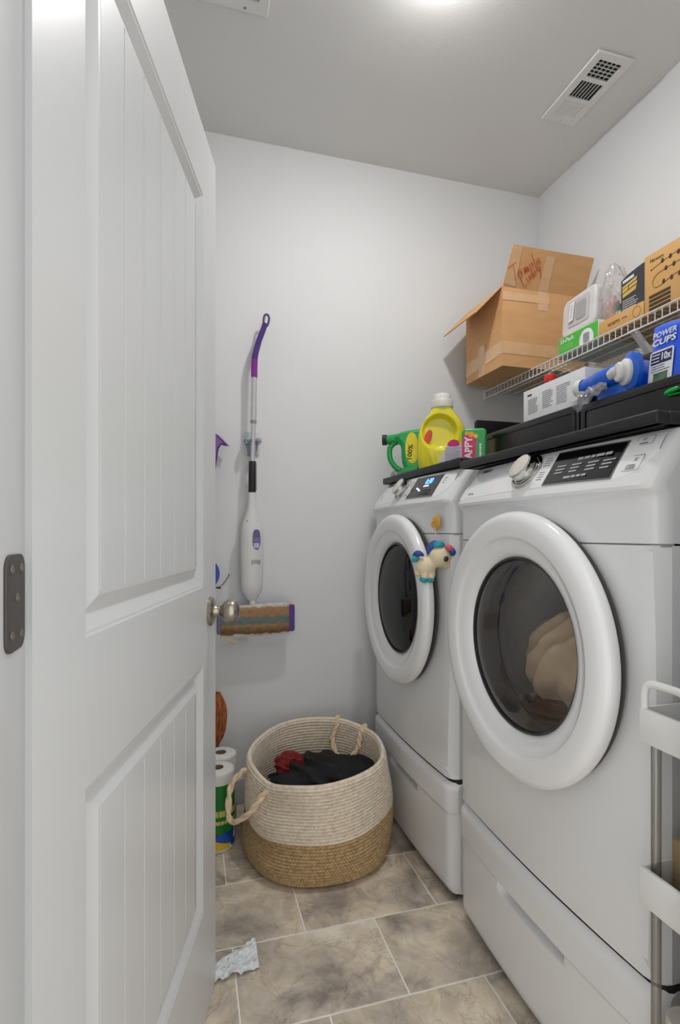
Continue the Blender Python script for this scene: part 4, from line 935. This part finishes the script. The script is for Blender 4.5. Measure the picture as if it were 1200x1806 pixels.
# ------------------------------------------------------------------ things half hidden behind the door
pu_ = thing('purple_dustpan', 'translucent purple dustpan hanging on the wall behind the door', 'dustpan', (.058, YB, 1.36))
ol = [(-.088, .118), (-.04, .160), (0, .186), (.04, .160), (.084, .118), (.090, .112), (.080, .112), (.062, .116), (.052, .100), (.046, .060), (.034, -.02), (.020, -.10), (-.020, -.10), (-.034, -.02), (-.046, .060), (-.052, .100)]
plate('scoop', mat('purple_plastic', (96, 34, 140), .18, var=.2, scale=18, coat=.5), pu_, [ol], frame((0, -.030, 0), (1, 0, 0), (0, 0, 1)), .022, .006)
MB().tube([(0, -.042, -.09), (0, -.042, -.24)], [.016, .012], 14).build('handle', MATS['purple_plastic'], pu_)
MB().tube(spline([(.046, -.053, .154), (.066, -.054, .136), (.088, -.053, .114), (.094, -.052, .110)], 4), .0022, 6).build('rim', mat('pale_purple_edge', (178, 150, 206), .25), pu_)
MB().tube([(0, -.0005, -.02), (0, -.032, -.02)], .006, 10).build('hook_pin', WHITEP, pu_)
bp2 = thing('blue_paddle', 'blue rounded paddle hanging on the wall behind the door', 'paddle', (.072, YB, .955))
plate('blade', mat('royal_blue', (46, 66, 186), .35), bp2, [ell(0, 0, .042, .055, 36)], frame((0, -.028, 0), (1, 0, 0), (0, 0, 1)), .006, .002)
MB().tube(spline([(0, -.032, -.05), (.028, -.034, -.056), (.050, -.03, -.048), (.072, -.016, -.022), (.082, -.0015, -.006)], 6), .0018, 8).build('wire', mat('dark_wire', (82, 78, 80), .4, .6), bp2)
MB().tube([(.030, -.034, -.056), (.046, -.034, -.058)], .0038, 8).build('wire_tip', BLACKM, bp2)
MB().tube([(0, -.0005, .03), (0, -.029, .03)], .004, 10).build('hook_pin', WHITEP, bp2)

PAPER = mat('paper_towel', (232, 231, 228), .95, var=.03, scale=40, bump=.8, bscale=160)
def wrapmat():
    m = bpy.data.materials.new('green_wrapper'); m.use_nodes = True; nt = m.node_tree; b = nt.nodes['Principled BSDF']; N = nt.nodes.new; L = nt.links.new
    tc = N('ShaderNodeTexCoord'); sx = N('ShaderNodeSeparateXYZ'); L(tc.outputs['Object'], sx.inputs[0])
    nz = N('ShaderNodeTexNoise'); nz.inputs['Scale'].default_value = 22; L(tc.outputs['Object'], nz.inputs['Vector'])
    vo = N('ShaderNodeTexVoronoi'); vo.inputs['Scale'].default_value = 26; L(tc.outputs['Object'], vo.inputs['Vector'])
    r2 = N('ShaderNodeValToRGB'); r2.color_ramp.interpolation = 'CONSTANT'; e = r2.color_ramp.elements; e[0].color = lin((30, 70, 160)); e[1].position = .75; e[1].color = lin((236, 236, 230)); q = e.new(.32); q.color = lin((232, 196, 54)); q = e.new(.5); q.color = lin((40, 92, 184))
    sp_ = N('ShaderNodeSeparateColor'); L(vo.outputs['Color'], sp_.inputs[0]); L(sp_.outputs[0], r2.inputs[0])
    ma = N('ShaderNodeMath'); ma.operation = 'MULTIPLY_ADD'; ma.inputs[1].default_value = .03; L(nz.outputs[0], ma.inputs[0]); L(sx.outputs['Z'], ma.inputs[2])
    st = N('ShaderNodeMath'); st.operation = 'GREATER_THAN'; st.inputs[1].default_value = .085; L(ma.outputs[0], st.inputs[0])
    mx = N('ShaderNodeMix'); mx.data_type = 'RGBA'; L(st.outputs[0], mx.inputs[0]); L(r2.outputs[0], mx.inputs[6]); mx.inputs[7].default_value = lin((24, 128, 46)); L(mx.outputs[2], b.inputs['Base Color'])
    b.inputs['Roughness'].default_value = .25; return m
WRAP = wrapmat()
def roll(loc, label, name='paper_towel_roll', wrap=True):
    t = thing(name, label, 'paper towel', loc, group=None)
    MB().lathe([(.021, .279), (.052, .279), (.0585, .275), (.0595, .270), (.0595, .006), (.056, .001), (.021, .001)], 48).build('roll', PAPER, t, angle=50)
    MB().lathe([(.0215, .002), (.0215, .277), (.020, .277), (.020, .002)], 28).build('core', mat('card_core', (150, 130, 108), .9), t)
    if wrap:
        wr = MB().lathe([(.0600, .012), (.0606, .02), (.0606, .225), (.0600, .236)], 48).build('wrapper', WRAP, t, label='green wrapper with blue and yellow print')
        mb = []
        WL = mat('wrap_lettering', (206, 200, 120), .4)
        tx = lines(wr, Matrix(), -.05, .05, -.010, .016, 1, WL, 'print', .8, 95, 0); tx2 = lines(wr, Matrix(), -.05, .05, -.038, -.018, 1, WL, 'print', .6, 96, 0)
        for o in (tx, tx2):
            for v_ in o.data.vertices:
                a = -PI/2+.6+v_.co.x/.0612; rr = .0609+v_.co.z; v_.co = (rr*math.cos(a), rr*math.sin(a), .135+v_.co.y)
    return t
roll((.094, 1.948, 0), 'paper towel roll in green wrapper standing beside the basket')
roll((.112, 2.078, 0), 'paper towel roll standing against the wall behind the wrapped roll', wrap=False)
br = thing('bristle_brush', 'coppery brown bristle brush standing upright behind the door', 'brush', (.040, 2.172, 0))
MB().tube([(0, 0, 0), (.012, 0, .12), (.05, .008, .27)], [.016, .015, .022], 14).build('handle', mat('brush_handle', (104, 84, 78), .5), br)
BRI = mat('copper_bristle', (168, 96, 48), .5, var=.75, scale=45, stretch=(5, 5, 1)); mb = MB(); rr = random.Random(3)
mb.ball((.06, .010, .36), (.022, .018, .085), 18, 14)
for i in range(260):
    a = rr.uniform(0, 2*PI); r0 = .012*rr.random()**.5; r1 = .036*rr.uniform(.75, 1.05); z0 = .26
    p = [(.052+r0*math.cos(a), .008+r0*math.sin(a), z0), (.060+r1*math.cos(a+.3), .010+r1*.85*math.sin(a+.3), z0+.085+rr.uniform(-.02, .02)), (.064+r1*.92*math.cos(a+.7), .012+r1*.8*math.sin(a+.7), z0+.16), (.064+r1*.35*math.cos(a+1.1), .012+r1*.35*math.sin(a+1.1), z0+.212+rr.uniform(-.012, .006))]
    mb.tube(spline(p, 4), .0018, 5)
mb.build('bristles', BRI, br)

# ------------------------------------------------------------------ rope basket with laundry
bk = thing('rope_basket', 'two-tone woven rope laundry basket with rope handles', 'basket', (.440, 1.862, 0))
def ropemat(name, col, dark, sc):
    m = bpy.data.materials.new(name); m.use_nodes = True; nt = m.node_tree; b = nt.nodes['Principled BSDF']; N = nt.nodes.new; L = nt.links.new
    tc = N('ShaderNodeTexCoord'); gr = N('ShaderNodeTexGradient'); gr.gradient_type = 'RADIAL'; L(tc.outputs['Object'], gr.inputs[0])
    sx = N('ShaderNodeSeparateXYZ'); L(tc.outputs['Object'], sx.inputs[0])
    a = N('ShaderNodeMath'); a.operation = 'MULTIPLY'; a.inputs[1].default_value = 1100.; L(gr.outputs['Fac'], a.inputs[0])
    c = N('ShaderNodeMath'); c.operation = 'MULTIPLY_ADD'; c.inputs[1].default_value = 420.; L(sx.outputs['Z'], c.inputs[0]); L(a.outputs[0], c.inputs[2])
    s_ = N('ShaderNodeMath'); s_.operation = 'SINE'; L(c.outputs[0], s_.inputs[0])
    nz = N('ShaderNodeTexNoise'); nz.inputs['Scale'].default_value = sc; nz.inputs['Detail'].default_value = 6; L(tc.outputs['Object'], nz.inputs['Vector'])
    ad = N('ShaderNodeMath'); ad.operation = 'MULTIPLY_ADD'; ad.inputs[1].default_value = .12; L(s_.outputs[0], ad.inputs[0]); L(nz.outputs[0], ad.inputs[2])
    r = N('ShaderNodeValToRGB'); e = r.color_ramp.elements; e[0].position = .28; e[0].color = lin(dark); e[1].position = .68; e[1].color = lin(col); L(ad.outputs[0], r.inputs[0]); L(r.outputs[0], b.inputs['Base Color'])
    b.inputs['Roughness'].default_value = .9
    bp = N('ShaderNodeBump'); bp.inputs['Strength'].default_value = .5; bp.inputs['Distance'].default_value = .003; L(ad.outputs[0], bp.inputs['Height']); L(bp.outputs[0], b.inputs['Normal'])
    return m
CREAM = ropemat('cream_rope', (246, 234, 216), (214, 198, 176), 70); JUTE = ropemat('jute_rope', (206, 178, 134), (158, 128, 86), 90)
NC, NA = 31, 144
def topz(a): return .337+.026*math.cos(a-math.radians(62))-.020*math.exp(-((math.remainder(a-math.radians(215), 2*PI))/.35)**2)-.010*math.exp(-((math.remainder(a-math.radians(28), 2*PI))/.30)**2)
prf = [(0, .240), (.05, .258), (.15, .2665), (.3, .2665), (.45, .262), (.6, .258), (.8, .250), (1.0, .243)]
def bpt(f, a, off):
    r, = interp(f, [(p[0], p[1]) for p in prf]); 
    r += .006*math.sin(3*a+1.0+f*2)*math.sin(PI*min(1, f*1.2))+.004*math.sin(5*a+f*5)
    r -= .020*math.exp(-((math.remainder(a-math.radians(205), 2*PI))/.5)**2)*math.exp(-((f-.36)/.12)**2)
    r += off; return (r*math.cos(a), r*math.sin(a), .002+f*topz(a))
def wall(c0, c1, inner):
    rings = []
    for c in range(c0, c1):
        for q in range(4):
            f = (c+q/4)/NC; b = .0056*abs(math.sin(PI*q/4))
            rings.append([bpt(f, 2*PI*j/NA, (b if not inner else -.011-b)) for j in range(NA)])
    rings.append([bpt(c1/NC, 2*PI*j/NA, 0 if not inner else -.011) for j in range(NA)])
    return rings
SPL = 14
mb = MB().loft(wall(0, SPL, False), False, False); mb.loft([[(0.02*math.cos(2*PI*j/NA), .02*math.sin(2*PI*j/NA), .002) for j in range(NA)], [bpt(0, 2*PI*j/NA, 0) for j in range(NA)]], True, False); mb.build('jute_wall', JUTE, bk, angle=80, label='tan jute lower half')
MB().loft(wall(SPL, NC, False), False, False).build('cream_wall', CREAM, bk, angle=80, label='cream rope upper half')
MB().loft(wall(1, NC, True), True, False).build('inner_wall', CREAM, bk, angle=80)
MB().tube([(Vector(bpt(1.0, 2*PI*j/NA, -.0055))+Vector((0, 0, .002))) for j in range(NA)], .0078, 10, closed=True).build('rim', CREAM, bk)
def handle(ac, half, inside):
    a0, a1 = ac-half, ac+half; off = .012 if not inside else -.022
    P0, P1 = Vector(bpt(.93, a0, off)), Vector(bpt(.93, a1, off)); d = Vector((math.cos(ac), math.sin(ac), 0))
    if not inside: pts = [Vector(bpt(.90, a0, -.004)), P0, P0+d*.050+Vector((0, 0, -.045)), (P0+P1)/2+d*.085+Vector((0, 0, -.105)), P1+d*.055+Vector((0, 0, -.050)), P1, Vector(bpt(.90, a1, -.004))]
    else: pts = [Vector(bpt(.90, a0, .006)), Vector(bpt(1.03, a0, .002)), P0+Vector((0, 0, .008)), P0-d*.028+Vector((0, 0, -.045)), (P0+P1)/2-d*.050+Vector((0, 0, -.098)), P1-d*.028+Vector((0, 0, -.045)), P1+Vector((0, 0, .008)), Vector(bpt(1.03, a1, .002)), Vector(bpt(.90, a1, .006))]
    c = spline(pts, 8); tw = []
    for k in range(2):
        pth = []
        for i, p in enumerate(c):
            ph = i*.85+k*PI; pth.append(p+d.cross(Vector((0, 0, 1)))*.0052*math.cos(ph)+(d*.0052+Vector((0, 0, .002)))*math.sin(ph))
        tw.append(pth)
    m = MB()
    for pth in tw: m.tube(pth, .0066, 8)
    m.build('handle', mat('handle_rope', (226, 202, 170), .9, var=.15, scale=90, bump=.5, bscale=300), bk)
handle(math.radians(199), .27, False); handle(math.radians(42), .25, True)
tag(crumple((.475, 1.865, .215), (.195, .185, .075), 3, .14, 1.7, 180, 120, flat=-.10, fold=.17, fdir=(1.5, .7, .8)).build('clothes_bundle', CLB), 'black crumpled clothes filling the rope basket', 'clothes')
tag(crumple((.355, 1.945, .262), (.055, .050, .042), 17, .14, 1.7, 64, 40, fold=.12).build('red_cloth', CLR), 'dark red checked cloth on the black clothes', 'cloth')

# ------------------------------------------------------------------ dryer sheet on the floor
g1, ts = [], []
for i in range(25):
    r_ = []
    for j in range(17):
        u, v_ = i/24, j/16; x = .045+.125*u; y = 1.352+.085*v_+.02*(u-.5)-.03*(1-u)*v_
        z = .004+.020*abs(noise.noise(Vector((u*3.2, v_*2.6, 4))))+.010*abs(noise.noise(Vector((u*8, v_*8, 9))))+.010*u*v_
        r_.append((x, y, z))
    g1.append(r_)
mb = MB().loft(g1, False, False, closed=False); mb.loft([[(x, y, z-.0012) for x, y, z in r] for r in g1], False, False, closed=False)
for s_ in (0, -1): mb.loft([g1[s_], [(x, y, z-.0012) for x, y, z in g1[s_]]], False, False, closed=False); mb.loft([[r[s_] for r in g1], [(r[s_][0], r[s_][1], r[s_][2]-.0012) for r in g1]], False, False, closed=False)
tag(mb.build('dryer_sheet', mat('white_sheet', (224, 228, 230), .9, var=.02), angle=25), 'crumpled white dryer sheet on the floor by the door', 'sheet')

# ------------------------------------------------------------------ slim cart beside the dryer
ct = thing('storage_cart', 'slim white tiered cart beside the dryer', 'cart', (.70, .643, 0))
CW = mat('cart_white', (226, 226, 224), .3, var=.01, coat=.2); hy = .046; LC = .50
for zb, h in ((.525, .06), (.785, .055), (.10, .06)):
    tr = box('tray_floor', CW, ct, 0, LC, -hy, hy, zb, zb+.006, .001)
    box('tray_end', CW, ct, -.004, .004, -hy, hy, zb, zb+h, .002); box('tray_end', CW, ct, LC-.004, LC+.004, -hy, hy, zb, zb+h, .002)
    box('tray_side', CW, ct, .004, LC-.004, hy-.004, hy, zb, zb+h, .0015); box('tray_side', CW, ct, .004, LC-.004, -hy, -hy+.004, zb, zb+h, .0015)
POST = glass_mat('clear_post', (222, 220, 216), .12, .08, .12, (190, 186, 180))
for x in (.018, LC-.018):
    for y in (-hy+.012, hy-.012):
        for z0, z1 in ((.105, .526), (.531, .786)): MB().tube([(x, y, z0), (x, y, z1)], .0075, 14).build('post', POST, ct)
for x in (.002, LC-.002):
    MB().tube(spline([(x, hy-.006, .83), (x, hy-.006, .865), (x, hy-.016, .880), (x, 0, .882), (x, -hy+.016, .880), (x, -hy+.006, .865), (x, -hy+.006, .83)], 4), .0062, 10).build('handle', CW, ct)
for x in (.04, LC-.04):
    for y in (-.028, .028):
        MB().lathe([(0, -.008), (.018, -.008), (.02, -.005), (.02, .005), (.018, .008), (0, .008)], 20, frame((x, y, .020), (1, 0, 0), (0, 0, 1))).build('caster', BLACKM, ct)
        box('caster_stem', CW, ct, x-.006, x+.006, y-.010, y+.010, .030, .101, .002)
j1 = thing('cleaner_jar', 'brown jar with pale lid on the lowest cart tray', 'jar', (.745, .643, .1062))
MB().lathe([(0, 0), (.032, 0), (.034, .005), (.034, .20), (.028, .22)], 28).build('jar', mat('brown_jar', (112, 66, 48), .3), j1)
MB().lathe([(.030, .2195), (.031, .222), (.031, .25), (.028, .254), (0, .2545)], 28).build('lid', mat('jar_lid', (206, 200, 190), .35), j1)
j2 = thing('tan_carton', 'tan carton on the middle cart tray', 'box', (.80, .643, .5312))
box('body', mat('tan_card', (150, 128, 96), .7), j2, -.05, .05, -.034, .034, 0, .095, .0015)
box('tape_strip', TAPE, j2, -.0502, .0502, -.012, .012, .0951, .0956)
